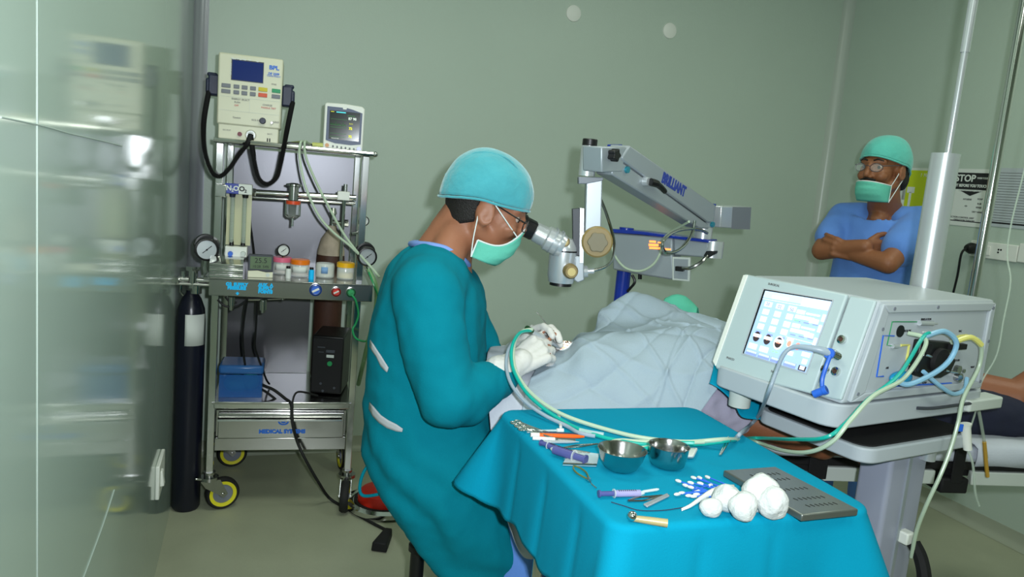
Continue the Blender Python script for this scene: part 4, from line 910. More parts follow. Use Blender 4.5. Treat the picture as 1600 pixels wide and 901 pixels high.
# telescopic bottle pole at the rear
sp = AY(1478, 240, 2.075); 
mb = MB(); mb.cyl(V(sp.x, sp.y, .93), V(sp.x, sp.y, sp.z), .0355, n=32); po = mb.build('bottle_pole', 'alu2', cart, True)
a = PW(.19, .49, .93); mb = MB(); d = (V(sp.x, sp.y, .94) - V(a.x, a.y, .94)); mb.tube([V(a.x, a.y, .94) - d.normalized() * .02, V(sp.x, sp.y, .94)], .018); mb.build('pole_bracket', 'alu', cart, True)
mb = MB(); z1 = AY(1508, 82, 2.075).z; mb.cyl(V(sp.x + .005, sp.y, sp.z - .01), V(sp.x + .005, sp.y, z1), .0085); mb.cyl(V(sp.x + .005, sp.y, z1), V(sp.x + .005, sp.y, 2.02), .0115); mb.build('pole_rod', 'alu2', po, True)
mb = MB(); mb.tube([V(sp.x - .06, sp.y, 2.05), V(sp.x - .055, sp.y, 2.02), V(sp.x + .065, sp.y, 2.02), V(sp.x + .07, sp.y, 2.05)], .005); mb.build('hook', 'chrome', po, True)

con = root('surgical_console', 'pale grey eye surgery console with lit touch screen on the cart', 'console', PW(0, 0, .9655), PHZ)
def PC(x, y, z): return V(x, y, z - .9655)
WX, DY, Z0, Z1 = .367, .463, .966, 1.19
mb = MB(); mb.prism([(.01, Z1 - .9655), (DY, Z1 - .9655), (DY, .0005), (-.066, .0005)], (0, 0, 0), (0, 1, 0), (0, 0, 1), (1, 0, 0), .012, WX - .0); case = mb.build('case', 'conw', con, bevel=.008, seg=3)
FD = V(0, -.07, -.2255).normalized(); FNn = V(1, 0, 0).cross(FD) * -1
FNn = FD.cross(V(1, 0, 0)); FNn = FNn if FNn.y < 0 else -FNn
FO = PC(0, 0, Z1)
def FP(x, d, out=0.0): return FO + V(x, 0, 0) + FD * d + FNn * out
def fpoly(name, pts, m, out, th, par, bevel=0.0):
    mb = MB(); mb.prism(pts, FO + FNn * out, (1, 0, 0), FD, FNn, 0, th); return mb.build(name, m, par, bevel=bevel)
M['conface'] = mat('console_front', rgb(178, 194, 196), .4)
fp = fpoly('front_panel', [(.0, .0), (.298, -.0), (.298, .232), (.016, .250), (.0, .235)], 'conface', -.006, .013, con, .004)
fpoly('side_bevel', [(.0, .004), (.014, .002), (.014, .245), (.0, .235)], 'white', .006, .004, fp, .0015)
fpoly('port_panel', [(.302, .0), (.366, .0), (.366, .225), (.302, .232)], 'conface', -.006, .009, con, .004)
fpoly('bezel', [(.072, .026), (.272, .018), (.270, .195), (.077, .196)], 'conw', .0072, .0012, fp)
fpoly('bezel_shadow_gap', [(.0775, .0285), (.2695, .0210), (.2685, .0235), (.084, .0325), (.085, .193), (.082, .193)], 'black', .0086, .0008, fp)
M['uibg'] = mat('screen_ground', rgb(150, 180, 225), .3, emit=rgb(165, 192, 236), estr=.62)
M['uiw'] = mat('screen_pale', rgb(230, 235, 245), .3, emit=rgb(240, 243, 252), estr=.74)
M['uil'] = mat('screen_light_blue', rgb(185, 208, 240), .3, emit=rgb(190, 214, 246), estr=.70)
M['uip'] = mat('screen_violet', rgb(130, 145, 210), .3, emit=rgb(140, 155, 222), estr=.6)
M['uik'] = mat('screen_dark', rgb(60, 50, 50), .3, emit=rgb(60, 50, 55), estr=.5)
M['uir'] = mat('screen_red', rgb(240, 150, 130), .3, emit=rgb(246, 150, 130), estr=.70)
M['uig'] = mat('screen_green_bar', rgb(140, 220, 150), .3, emit=rgb(150, 225, 160), estr=.9)
sc = fpoly('touch_screen', [(.0835, .0315), (.2685, .0235), (.2665, .192), (.086, .192)], 'uibg', .0086, .0006, fp)
def S(x0, y0, x1, y1, m, lv=1, name='screen_graphic'):     # screen coordinates 0..1
    def q(u, v): return (.0835 + (.185 - .0045 * v) * u + .0025 * v, .0315 - .008 * u + v * (.1605 + .008 * u))
    mb = MB(); mb.prism([q(x0, y0), q(x1, y0), q(x1, y1), q(x0, y1)], FO + FNn * (.0092 + .0003 * lv), (1, 0, 0), FD, FNn, 0, .0002); return mb.build(name, m, sc, smooth=0)
S(.0, .0, 1, .105, 'uil'); S(.14, .05, .40, .10, 'uiw', 2); S(.60, .02, 1, .12, 'uiw', 2); S(0, .125, 1, .131, 'uiw', 2)
for k in range(3):
    x = .06 + k * .19; y = .16 + .0 * k
    S(x, y, x + .12, y + .075, 'uiw', 2); text('screen_graphic', ('20', '02', '50')[k], .011, FP(.0835 + .185 * (x + .06), .0315 + .1605 * (y + .03), .0100), (1, 0, 0), -FD, 'uip', sc, bold=.0003)
    for j in range(3): S(x + .01, y + .115 + .115 * j, x + .11, y + .195 + .115 * j, 'uiw', 2)
    S(x + .01, y + .46, x + .1, y + .485, 'uip', 2)
for j in range(2):
    yy = .19 + .2 * j
    S(.58, yy, .70, yy + .055, 'uiw', 2); S(.72, yy + .02, .92, yy + .045, 'uiw', 2); S(.58, yy + .075, .86, yy + .125, 'uiw', 2); S(.80, yy + .085, .93, yy + .15, 'uiw', 2)
    for k in range(3): S(.60 + .13 * k, yy + .155, .68 + .13 * k, yy + .17, 'uip', 2)
S(.58, .335, .66, .36, 'uig', 2); S(.58, .60, .68, .66, 'uiw', 2)
for yy in (.19, .34, .52): S(.955, yy, 1.0, yy + .1, 'uiw', 2)
S(.55, .60, .98, .606, 'uiw', 2)
def disc(u, v, r, m, lv):
    c = FP(.0835 + .183 * u, .0315 + .164 * v, .0092 + .0003 * lv); mb = MB(); mb.prism([(r * .8 * cos(2 * pi * i / 24), r * sin(2 * pi * i / 24)) for i in range(24)], c, (1, 0, 0), FD, FNn, 0, .0002); mb.build('screen_graphic', m, sc, smooth=0)
for k, u in enumerate((.12, .30, .48)):
    v = .69
    if k == 2: disc(u, v, .0165, 'uiw', 2)
    disc(u, v, .0125, 'uik', 3); S(u - .065, v - .025, u + .065, v + .025, 'uiw', 5)
    text('screen_graphic', ('0', '0', '000')[k], .007, FP(.0835 + .183 * u, .0315 + .164 * v, .0109), (1, 0, 0), -FD, 'uir', sc, bold=.0002)
disc(.64, .66, .009, 'uiw', 2); disc(.64, .66, .007, 'uir', 3); disc(.77, .665, .0085, 'uir', 2)
S(.03, .82, .17, .90, 'uiw', 2); S(.22, .82, .36, .90, 'uiw', 2); S(.42, .84, .46, .86, 'uig', 2); S(.47, .84, .52, .86, 'uig', 2); S(.66, .78, .74, .84, 'uiw', 2); S(.86, .74, .98, .80, 'uiw', 2); S(.90, .83, .97, .90, 'uiw', 2)
for k in range(4): S(.02 + .21 * k, .925, .21 + .21 * k, .995, 'uip', 2); S(.03 + .21 * k, .93, .20 + .21 * k, .96, 'uil', 3)
S(.88, .925, .99, .995, 'uik', 2); S(.90, .93, .97, .98, 'uiw', 3)
for s, x, d_ in (('MEGATRON', .10, .013), ('PHACO', .05, .215), ('GEUDER', .18, .213)):
    text('lettering', 'S4' if s == 'GEUDER' else ('SURGICAL' if s == 'MEGATRON' else 'PHACO'), .0075, FP(x, d_, .0076), (1, 0, 0), -FD, 'gink', fp)
for x, d_ in ((.322, .100), (.316, .135), (.308, .172), (.334, .170)):
    mb = MB(); mb.lathe([(.0, .004), (.005, .004), (.0058, .007), (.0095, .006), (.0105, .0)], FP(x, d_, .003), FNn, 24); pt = mb.build('port', 'chrome', con)
    mb = MB(); mb.cyl(FP(x, d_, .0035), FP(x, d_, .0075), .0048); mb.build('port_hole', 'rust', pt)
# side panel (faces local +x)
def SP(y, dz, out=0.0): return PC(WX + out, y, Z1 + dz)
def spoly(name, pts, m, out, th, par=con, bevel=0):
    mb = MB(); mb.prism(pts, PC(WX + out, 0, Z1), (0, 1, 0), (0, 0, 1), (1, 0, 0), 0, th); return mb.build(name, m, par, bevel=bevel)
sd = MB()
o_, i_ = [(.012, -.006), (.452, -.006), (.452, -.218), (-.05, -.218)], [(.035, -.026), (.432, -.026), (.432, -.200), (-.005, -.200)]
for k in range(4):
    a, b, c, d = o_[k], o_[(k + 1) % 4], i_[(k + 1) % 4], i_[k]; sd.prism([a, b, c, d], PC(WX, 0, Z1), (0, 1, 0), (0, 0, 1), (1, 0, 0), -.002, .010)
sd.build('side_frame', 'conw', con, bevel=.003)
pan = spoly('pump_panel', [(.035, -.026), (.432, -.026), (.432, -.200), (-.005, -.200)], 'conw', -.002, .004)
for y, z in ((.05, -.016), (.21, -.014), (.44, -.018), (.44, -.20), (.445, -.10), (.02, -.06), (-.03, -.2)):
    mb = MB(); mb.cyl(SP(y, z, .008), SP(y, z, .0115), .004, n=12); mb.build('screw', 'grey', con)
def line(pts, m, w=.004):
    mb = MB(); mb.tube([SP(y, z, .003) for y, z in pts], w / 2, 6); mb.build('flow_line', m, pan)
line([(.15, -.048), (.06, -.046), (.055, -.098), (.07, -.1)], 'green', .0025)
line([(.075, -.078), (.036, -.076), (.036, -.168), (.06, -.168)], 'blue', .0035); line([(.11, -.193), (.33, -.200)], 'blue', .004)
line([(.105, -.1), (.135, -.1), (.135, -.145), (.15, -.145)], 'tubey', .006); line([(.3, -.092), (.33, -.085), (.36, -.084)], 'tubey', .006); line([(.3, -.095), (.30, -.12)], 'tubey', .005)
line([(.18, -.072), (.285, -.078)], 'paper', .003)
mb = MB(); mb.cyl(SP(.155, -.05, .006), SP(.205, -.052, .006), .006); mb.cyl(SP(.205, -.052, .006), SP(.225, -.053, .006), .002); mb.cyl(SP(.07, -.1, .006), SP(.09, -.101, .006), .005); mb.build('syringe_mark', 'alu2', pan)
mb = MB(); mb.cyl(SP(.095, -.068, .002), SP(.095, -.068, .004), .0135); mb.build('pressure_port', 'black', pan)
for s, y, z in (('IRRIGATION', .185, -.043), ('PRESSURE', .12, -.068), ('VAC', .33, -.074), ('FLUID', .34, -.145), ('PUMP', .22, -.193), ('AIR', .07, -.15), ('VENT', .41, -.165)):
    text('lettering', s, .007, SP(y, z, .0022), (0, 1, 0), (0, 0, 1), 'ink', pan)
pmp = MB(); pmp.prism([(.15, -.086), (.262, -.094), (.30, -.1), (.268, -.12), (.30, -.138), (.285, -.168), (.25, -.178), (.19, -.176), (.155, -.168), (.145, -.16)], PC(WX, 0, Z1), (0, 1, 0), (0, 0, 1), (1, 0, 0), .002, .022); pm = pmp.build('pump_head', 'black', pan, bevel=.003)
mb = MB(); mb.cyl(SP(.225, -.135, .022), SP(.225, -.135, .032), .030, .028, 24); mb.cyl(SP(.17, -.105, .022), SP(.17, -.105, .03), .012); mb.box(SP(.285, -.104, .026), (.012, .06, .012)); mb.build('pump_roller', 'blackm', pm)
mb = MB(); mb.cyl(SP(.165, -.118, .024), SP(.19, -.124, .024), .004); mb.cyl(SP(.245, -.125, .034), SP(.245, -.125, .036), .006); mb.build('steel_pin', 'chrome', pm)
mb = MB(); mb.tube([SP(.26, -.16, .022), SP(.33, -.172, .012)], .003); mb.cyl(SP(.335, -.165, .004), SP(.335, -.165, .014), .010); mb.cyl(SP(.345, -.185, .002), SP(.345, -.185, .014), .011); mb.cyl(SP(.372, -.172, .002), SP(.372, -.172, .006), .005); mb.build('vent_valve', 'steel', pan)
mb = MB(); mb.ell(SP(.11, -.172, .012), (.014, .038, .016)); mb.build('cassette', mat('cyan_plastic', rgb(20, 140, 190), .3), pan)
mb = MB(); mb.box(PC(WX - .1, .15, .9658 + .003), (.19, .3, .004)); mb.build('rubber_foot', 'blackm', con)
# handpiece connector with blue cap on the port
cp_ = root('connector_cable', 'grey handpiece cable with blue cap plugged into console front', 'cable', PW(.31, -.06, 1.10), PHZ)
def fw(x, d_, out): return ROOTM[con.name] @ FP(x, d_, out)
def onf(px, py, out): # picture point on a plane parallel to the console front
    n = (ROOTM[con.name].to_3x3() @ FNn); p0 = ROOTM[con.name] @ FP(0, 0, out); return AP(px, py, p0, n)
c0 = fw(.316, .135, .009); c1 = onf(1297, 552, .028)
mb = MB(); mb.tube([c0, onf(1309, 556, .018), c1], [.008, .0085, .0085], 14); mb.build('steel_plug', 'chrome', cp_, True)
q = [c1, onf(1283, 547, .045), onf(1262, 543, .06)]; q2 = [onf(1240, 542, .07), onf(1225, 553, .075), onf(1213, 580, .07), onf(1200, 615, .06), AY(1186, 648, 1.86), AY(1172, 664, 1.90), AZ(1158, 676, .868), AZ(1150, 684, .856)]
sp_ = spline(q + q2, 8); n_ = len(sp_)
mb = MB(); mb.tube(sp_, [max(.0046, .0098 - .0052 * min(1, i / 26)) for i in range(n_)], 12); mb.build('cable', 'tubegr', cp_, True)
mb = MB(); mb.tube([c1 + (c1 - c0) * -.1, c1 + (c1 - c0) * .45], .0115, 14); mb.build('collar', 'blue', cp_, True)
mb = MB(); mb.tube(spline([onf(1297, 556, .034), onf(1291, 572, .036), onf(1285, 592, .032), onf(1285, 607, .03)], 6), .0048); mb.build('cap_strap', 'blue', cp_, True)
mb = MB(); a = onf(1292, 608, .03); b = onf(1271, 616, .034); mb.cyl(a, b, .0085, .0085, 16); mb.cyl(a, a.lerp(b, .3), .010, .010, 16); mb.build('cap', 'blue', cp_, True, bevel=.001)

# ================================================================== drip stand and tubes on the right
rw = ray(1549, 300); k_ = ((BO + BV * (BWD + .02)) - CAM).dot(BV) / rw.dot(BV); dp = CAM + rw * k_
iv = root('drip_pole', 'chrome drip pole clamped to the operating table, rising at right edge', 'pole', V(dp.x, dp.y, 0))
mb = MB(); mb.cyl((0, 0, .60), (0, 0, 1.2), .0175); mb.cyl((0, 0, 1.2), (0, 0, 2.3), .0165); mb.build('pole', 'chrome', iv)
mb = MB(); mb.box((0, -.012, .656), (.05, .05, .06)); mb.build('rail_clamp', 'blackm', iv, bevel=.004)
mb = MB(); mb.tube(spline([(-.1, 0, 2.28), (-.09, 0, 2.25), (0, 0, 2.26), (.09, 0, 2.25), (.1, 0, 2.28)], 5), .005); mb.build('hook', 'chrome', iv)
tb = root('drip_tube', 'thin clear tube hanging from above at right edge, down past the console', 'tube', AY(1575, 380, 2.05))
mb = MB(); mb.tube(spline([AY(1640, 60, 2.05), AY(1606, 240, 2.05), AY(1580, 350, 2.0), AY(1574, 400, 1.98), AY(1579, 440, 1.95), AY(1568, 500, 1.93), AY(1557, 555, 1.92), AY(1533, 598, 1.90), AY(1525, 640, 1.86), AY(1515, 672, 1.8), AY(1512, 690, 1.78)], 8), .0022); mb.build('tube', 'tubeg', tb, True)
mb = MB(); a = AY(1508, 662, 1.78); b = AY(1512, 702, 1.78); mb.tube([a, a.lerp(b, .1), b], [.0145, .012, .0095], 16); cn = mb.build('white_connector', 'white', tb, True)
mb = MB(); c = AY(1501, 668, 1.765); mb.box(c, (.011, .004, .018)); mb.build('blue_tab', 'blue', cn, True, bevel=.001)
mb = MB(); mb.tube(spline([b, AY(1520, 725, 1.78), AY(1524, 770, 1.79), AY(1530, 790, 1.8)], 6), .003); mb.build('tube', 'tubeg', tb, True)
wt = root('drain_tube', 'pale tube from console pump dropping in front of cart column', 'tube', ROOTM[con.name] @ SP(.30, -.09, .03))
g = lambda y, z, o=.03: ROOTM[con.name] @ SP(y, z, o)
mb = MB(); q = [g(.262, -.094, .024), g(.31, -.082, .036), g(.345, -.095, .045), g(.355, -.15, .045), AY(1506, 620, 1.74), AY(1497, 660, 1.72), AY(1484, 705, 1.71), AY(1468, 745, 1.70), AY(1447, 790, 1.70), AY(1432, 830, 1.72), AY(1424, 870, 1.74)]
mb.tube(spline(q, 8), [.0058] * 18 + [.0045] * (8 * (len(q) - 1) + 1 - 18), 10); mb.build('tube', 'tubew', wt, True)
mb = MB(); mb.tube(spline([g(.262, -.094, .026), g(.31, -.080, .038), g(.345, -.097, .047)], 8), .0064); mb.build('yellow_sleeve', 'tubey', wt, True)
ut = root('urine_tube', 'clear tube with amber fluid hanging at bed side near right edge', 'tube', AY(1535, 640, 1.98))
mb = MB(); mb.tube(spline([AY(1525, 622, 1.93), AY(1531, 650, 1.96), AY(1538, 690, 2.0), AY(1542, 715, 2.02)], 6), .0042); mb.build('tube', 'tubeg', ut, True)
mb = MB(); mb.tube([AY(1538, 690, 1.998), AY(1541, 725, 2.02), AY(1543, 744, 2.03)], .0052); mb.build('amber_fluid', mat('amber', rgb(205, 160, 60), .3, alpha=.85), ut, True)
# ================================================================== instrument table, its drape and the instruments
TT = .853
TL, TR_, BR_, BL2 = [AZ(x, y, .85) for x, y in ((785, 642), (1085, 637), (1395, 803), (985, 818))]
ITX = V(TR_.x - TL.x, TR_.y - TL.y, 0).normalized(); IYAW = atan2(ITX.y, ITX.x); ITY = V(-ITX.y, ITX.x, 0)
IL, IW = .505, .588
def IT(x, y, z): return V(TL.x, TL.y, 0) + ITX * x + ITY * y + V(0, 0, z)
st = root('instrument_stand', 'steel instrument stand hidden under the teal drape', 'stand', V(TL.x, TL.y, 0), IYAW)
mb = MB(); mb.prism([(x, -y) for x, y in rr(.01, .01, IL - .01, IW - .01, .03)][::-1], (0, 0, 0), (1, 0, 0), (0, 1, 0), (0, 0, 1), .825, .845); mb.build('tray', 'steel', st)
for x in (.10, IL - .04):
    for y in (-.06, -IW + .06):
        mb = MB(); mb.cyl((x, y, .06), (x, y, .826), .0125); lg = mb.build('leg', 'chrome', st)
        mb = MB(); mb.cyl((x - .012, y, .028), (x + .012, y, .028), .027); mb.build('castor', 'rubber', lg)
dr = root('table_drape', 'teal cloth drape covering the instrument table, hanging in folds', 'drape', V(TL.x, TL.y, 0), IYAW)
per = []
NS = 44
R_ = .03
segs = []
def addline(a, b, n, N): 
    for i in range(N): segs.append((a.lerp(b, i / N), n, 0.0))
def addarc(c, a0, N):
    for i in range(N): a = radians(a0 + 90 * i / N); segs.append((c + V(cos(a), sin(a), 0) * R_, V(cos(a), sin(a), 0), sin(pi * (i + .0) / N)))
Wd, Ht_ = IL, IW
# order: left side (going to camera), front, right, back
addline(V(0, -R_, 0), V(0, -Ht_ + R_, 0), V(-1, 0, 0), 60); addarc(V(R_, -Ht_ + R_, 0), 180, 14)
addline(V(R_, -Ht_, 0), V(Wd - R_, -Ht_, 0), V(0, -1, 0), 50); addarc(V(Wd - R_, -Ht_ + R_, 0), 270, 14)
addline(V(Wd, -Ht_ + R_, 0), V(Wd, -R_, 0), V(1, 0, 0), 50); addarc(V(Wd - R_, -R_, 0), 0, 14)
addline(V(Wd - R_, 0, 0), V(R_, 0, 0), V(0, 1, 0), 50); addarc(V(R_, -R_, 0), 90, 14)
NP = len(segs); cen = V(Wd / 2, -Ht_ / 2, 0)
def lump(i, k, ph): return sin(2 * pi * k * i / NP + ph)
iTL = NP - 7; iBL = 67; iBR = 60 + 14 + 50 + 7; iTR = iBR + 64
def near(i, j, w): d = abs(i - j); d = min(d, NP - d); return math.exp(-(d / w) ** 2)
def hang(i):
    left = i < 60
    h = .186 + .006 * lump(i, 9, .4) + .004 * lump(i, 23, 1)
    if i >= 60: h = .34 + .02 * lump(i, 7, 0)
    if i > iTR: h = .186
    h += .004 * near(i, iTL, 8)
    return h
rows = []
for t in (.02, .15, .3, .45, .6, .72, .84, .93, .985):
    rows.append([cen + (p - cen) * t + V(0, 0, .852 + .0016 * noise.noise(V(p.x * t * 14, p.y * t * 14, 3)) * min(1, 3 * (1 - t) + .3)) for p, n, c in segs])
rr_ = .012
for a in (20, 45, 70, 90): rows.append([p + n * (rr_ * sin(radians(a)) - rr_ * .3) + V(0, 0, .852 - rr_ + rr_ * cos(radians(a))) for p, n, c in segs])
for k in range(1, 25):
    r = []
    for i, (p, n, c) in enumerate(segs):
        f = k / 24; d = f * hang(i)
        fl = .06 + .50 * near(i, iTL, 6) + .22 * near(i, iBL, 6) + .42 * near(i, iBR, 9) + .2 * near(i, iTR, 9)
        if 131 < i < 190: fl = max(fl, .30)
        sw = (.0045 * lump(i, 11, 1.2) + .0035 * lump(i, 17, 3.1) + .0022 * lump(i, 29, .7)) * min(1, d / .15) ** 1.2 * (.28 if i < 60 else .55 if i < 140 else 1)
        cre = -.0032 * (near(i, 14, 1.3) + near(i, 32, 1.2) + near(i, 50, 1.3) + near(i, 88, 1.3) + near(i, 104, 1.2)) * min(1, d / .04)
        tw = V(-n.y, n.x, 0) * (.05 * near(i, iTL, 9)) * d
        r.append(p + n * (rr_ * .7 + fl * d + sw + cre) + tw + V(0, 0, .852 - rr_ - d * (1 - .12 * fl)))
    rows.append(r)
mb = MB(); mb.grid(rows, wrap=True); o = len(mb.v); mb.f.append(list(range(NP))); mb.mi.append(0)
mb.build('cloth', 'teal', dr, smooth=180, solid=.0018)
# fold creases of the pressed cloth (raised pleats)
def onT(x, y, h=0.0): return AZ(x, y, TT + h)
def itm(name, label, cat, px, py, group=None, rz=None):
    p = onT(px, py); return root(name, label, cat, V(p.x, p.y, TT), IYAW if rz is None else rz, group)
def bowl(px, py, r, h, lab, taper):
    p = onT(px, py); t = root('steel_bowl', lab, 'bowl', V(p.x, p.y, TT), 0, 'steel bowls on the instrument table')
    k = r * taper
    mb = MB(); mb.lathe([(0, .001), (k * .75, .001), (k * .95, .006), (k + (r - k) * .55, h * .5), (r, h - .001), (r + .0015, h), (r - .0005, h), (r - .0022, h - .003), (k + (r - k) * .5 - .002, h * .5), (k * .93, .008), (k * .7, .003), (0, .003)], n=48); mb.build('bowl_body', 'steel', t, smooth=50)
bowl(969, 733, .0455, .041, 'wide round steel bowl, left of the two on the teal drape', .72)
bowl(1042, 728, .0385, .043, 'straight-sided steel bowl, right of the two on the teal drape', .90)
# sterilising box lid
C4 = [onT(x, y) for x, y in ((1129, 744), (1210, 738), (1340, 806), (1252, 815))]
t = root('slotted_steel_plate', 'flat grey slotted steel plate lying beside the cotton balls', 'plate', V(C4[0].x, C4[0].y, TT), 0)
hh = .013; top = [p + V(0, 0, hh) for p in C4]
mb = MB(); mb.hexa([C4[0], C4[3], C4[2], C4[1], top[0], top[3], top[2], top[1]]); mb.build('plate_body', mat('dull_steel', rgb(120, 125, 120), .38, .75), t, True, bevel=.0025)
def lidp(u, v): return top[0].lerp(top[1], u).lerp(top[3].lerp(top[2], u), v)
for v in (.17, .30, .52, .72, .86):
    mb = MB(); 
    for i in range(7):
        u = .30 + i * .082; a = lidp(u, v - .022); b = lidp(u + .02, v + .022); d = (b - a); s_ = d.cross(V(0, 0, 1)).normalized() * .0009
        z_ = V(0, 0, .0004); mb.add([a - s_ + z_, b - s_ + z_, b + s_ + z_, a + s_ + z_], [(0, 1, 2, 3)])
    mb.build('slot_row', 'blackm', t, True, smooth=0, solid=.0003)
# cotton balls
def ball(px, py, r, sc_, lab, seed):
    p = onT(px, py); t = MB(); t.ell((0, 0, r * sc_[2] * .93), (r * sc_[0], r * sc_[1], r * sc_[2]), nu=40, nv=24)
    def dp(c, n): f = noise.noise(c * 38 + V(seed, 0, 0)) * .22 + noise.noise(c * 95 + V(0, seed, 0)) * .06 + noise.noise(c * 260) * .035; return n * f * r * (0.35 if c.z < .004 else 1)
    o = t.build('cotton_ball', 'cotton', None, smooth=180, disp=dp); o.location = V(p.x, p.y, TT); o.rotation_euler = (0, 0, seed)
    tag(o, lab, 'cotton ball', 'cotton wool balls on the instrument table')
ball(1110, 806, .0180, (1.15, .95, .9), 'smallest cotton wool ball at front left of the cluster', .3)
ball(1134, 797, .0255, (1.1, 1, .95), 'cotton wool ball second from left, beside cotton buds', 1.9)
ball(1186, 797, .0300, (1.1, .9, 1.1), 'tallest cotton wool ball behind the others', 3.1)
ball(1158, 811, .0235, (1.05, .95, 1.05), 'cotton wool ball at front middle of the cluster', 4.4)
ball(1204, 808, .0255, (.95, 1.0, 1.1), 'cotton wool ball at right end beside the steel plate', 5.2)
# gauze wisp
t = root('gauze_strip', 'thin white gauze strip trailing left from under the cotton balls', 'gauze', onT(1100, 780))
rows = []
for i, (x, y, h) in enumerate(((1064, 797, .0005), (1078, 790, .003), (1095, 778, .008), (1112, 768, .015), (1130, 764, .020), (1147, 764, .018))):
    a = onT(x, y - 2 - i * 1.0, h); b = onT(x + 1, y + 1 + i * 1.6, h * .4 + .0004); rows.append([a, a.lerp(b, .5) + V(0, 0, .003), b])
mb = MB(); mb.grid([list(c) for c in zip(*[spline([r[k] for r in rows], 4) for k in range(3)])]); mb.build('gauze', 'paper', t, True, smooth=180, solid=.001)
t = root('gauze_pad', 'folded white gauze pad behind the straight-sided steel bowl', 'gauze', onT(1075, 712))
pts = [onT(x, y, h) for x, y, h in ((1056, 716, .002), (1084, 716, .002), (1091, 702, .002), (1062, 700, .002))]; tp_ = [onT(x, y, .012) for x, y in ((1057, 712), (1083, 713), (1090, 699), (1063, 699))]
mb = MB(); mb.hexa(pts + tp_); mb.build('pad', 'paper', t, True, bevel=.003)
# cotton buds
heads = [(1081, 745), (1091, 745), (1103, 744), (1057, 750), (1076, 753), (1068, 757), (1091, 754), (1076, 760), (1088, 763), (1086, 766), (1055, 772), (1062, 770), (1073, 774), (1080, 775), (1085, 772), (1112, 757)]
ends = [(1118, 757), (1123, 760), (1131, 755), (1112, 768), (1120, 764), (1110, 770), (1126, 763), (1116, 770), (1124, 770), (1120, 772), (1105, 768), (1112, 766), (1118, 774), (1121, 776), (1122, 771), (1082, 766)]
for k, (h, e) in enumerate(zip(heads, ends)):
    lift = .003 + .0012 * (k % 4)
    a, b = onT(*h, lift), onT(*e, lift + .002); d = (b - a).normalized()
    t = root('cotton_bud', 'white-tipped cotton bud with blue stick, one of the loose bunch', 'cotton bud', V(a.x, a.y, TT), 0, 'cotton buds on the instrument table')
    mb = MB(); mb.tube([a, a + d * .060], .0013, 6); mb.build('stick', 'blue', t, True)
    R3 = d.to_track_quat('X', 'Z').to_matrix(); mb = MB(); mb.ell(a + d * .004, (.0068, .0032, .0030), R3, 12, 8); mb.build('cotton_tip', 'cotton', t, True)
def stick(name, lab, cat, p0, p1, r, m, h=.004, parts=(), group=None, taper=None):
    a, b = onT(*p0, h), onT(*p1, h); t = root(name, lab, cat, V((a.x + b.x) / 2, (a.y + b.y) / 2, TT), 0, group)
    L = (b - a); n = 10; pr = [r] * n if taper is None else [r * taper(i / (n - 1)) for i in range(n)]
    mb = MB(); mb.tube([a + L * (i / (n - 1)) for i in range(n)], pr, 10); mb.build('shaft', m, t, True)
    for nm, f0, f1, rr2, mm in parts:
        mb = MB(); mb.cyl(a + L * f0, a + L * f1, rr2, n=12); mb.build(nm, mm, t, True)
    return t
# ring-handled forceps
for k, (x, y, lab) in enumerate(((806, 659, 'ring-handled steel forceps, farthest of three at the far corner of drape'), (812, 664, 'ring-handled steel forceps, middle of three at the far corner of drape'), (818, 669, 'ring-handled steel forceps, nearest of three beside the orange pen'))):
    t = itm('forceps', lab, 'forceps', x, y, 'ring-handled forceps')
    d = (onT(x + 22, y + 7) - onT(x, y)).normalized(); s_ = V(-d.y, d.x, 0)
    for sg in (-1, 1):
        c = onT(x, y, .004 + .001 * k) + s_ * sg * .007
        pts = [c + d * .008 * cos(q) + s_ * .006 * sin(q) for q in [2 * pi * i / 16 for i in range(17)]]
        mb = MB(); mb.tube(pts, .0017, 6); mb.tube(spline([c + d * .008, c + d * .025 - s_ * sg * .003, c + d * .05 - s_ * sg * .0065, c + d * .085 - s_ * sg * .0066], 4), .0016, 6); mb.build('handle', 'chrome', t, True)
stick('cotton_bud', 'single cotton bud lying apart near the forceps', 'cotton bud', (873, 648), (876, 666), .0013, 'blue', parts=(('cotton_tip', -.05, .25, .0035, 'cotton'), ('cotton_tip', .8, 1.05, .0032, 'cotton')), h=.005)
stick('plastic_cannula', 'clear and white plastic cannula behind the orange pen', 'cannula', (824, 673), (880, 672), .0022, 'clearp', parts=(('hub', 0, .18, .004, 'paper'), ('hub', .82, 1.0, .0045, 'paper')))
stick('orange_pen', 'orange and white marker pen among the instruments', 'pen', (829, 679), (913, 682), .0045, 'orange2' if False else mat('pen_orange', rgb(238, 95, 20), .35), parts=(('cap', .0, .16, .0050, 'paper'),), taper=lambda f: 1 if f < .85 else 1 - (f - .85) * 4)
stick('dark_blue_probe', 'slim dark blue probe just behind the orange pen', 'probe', (836, 675), (917, 679), .0028, 'navy', h=.003, taper=lambda f: 1 if f < .7 else 1 - (f - .7) * 3)
stick('scalpel_handle', 'white-handled steel knife lying in front of the orange pen', 'knife', (832, 684), (899, 688), .0036, 'steel', parts=(('white_grip', 0, .52, .0040, 'paper'),), h=.004)
stick('steel_probe', 'pale flat steel spatula in front of white-handled knife', 'spatula', (843, 690), (905, 690), .0032, 'alu2', taper=lambda f: 1 if f < .75 else 1 - (f - .75) * 3.4)
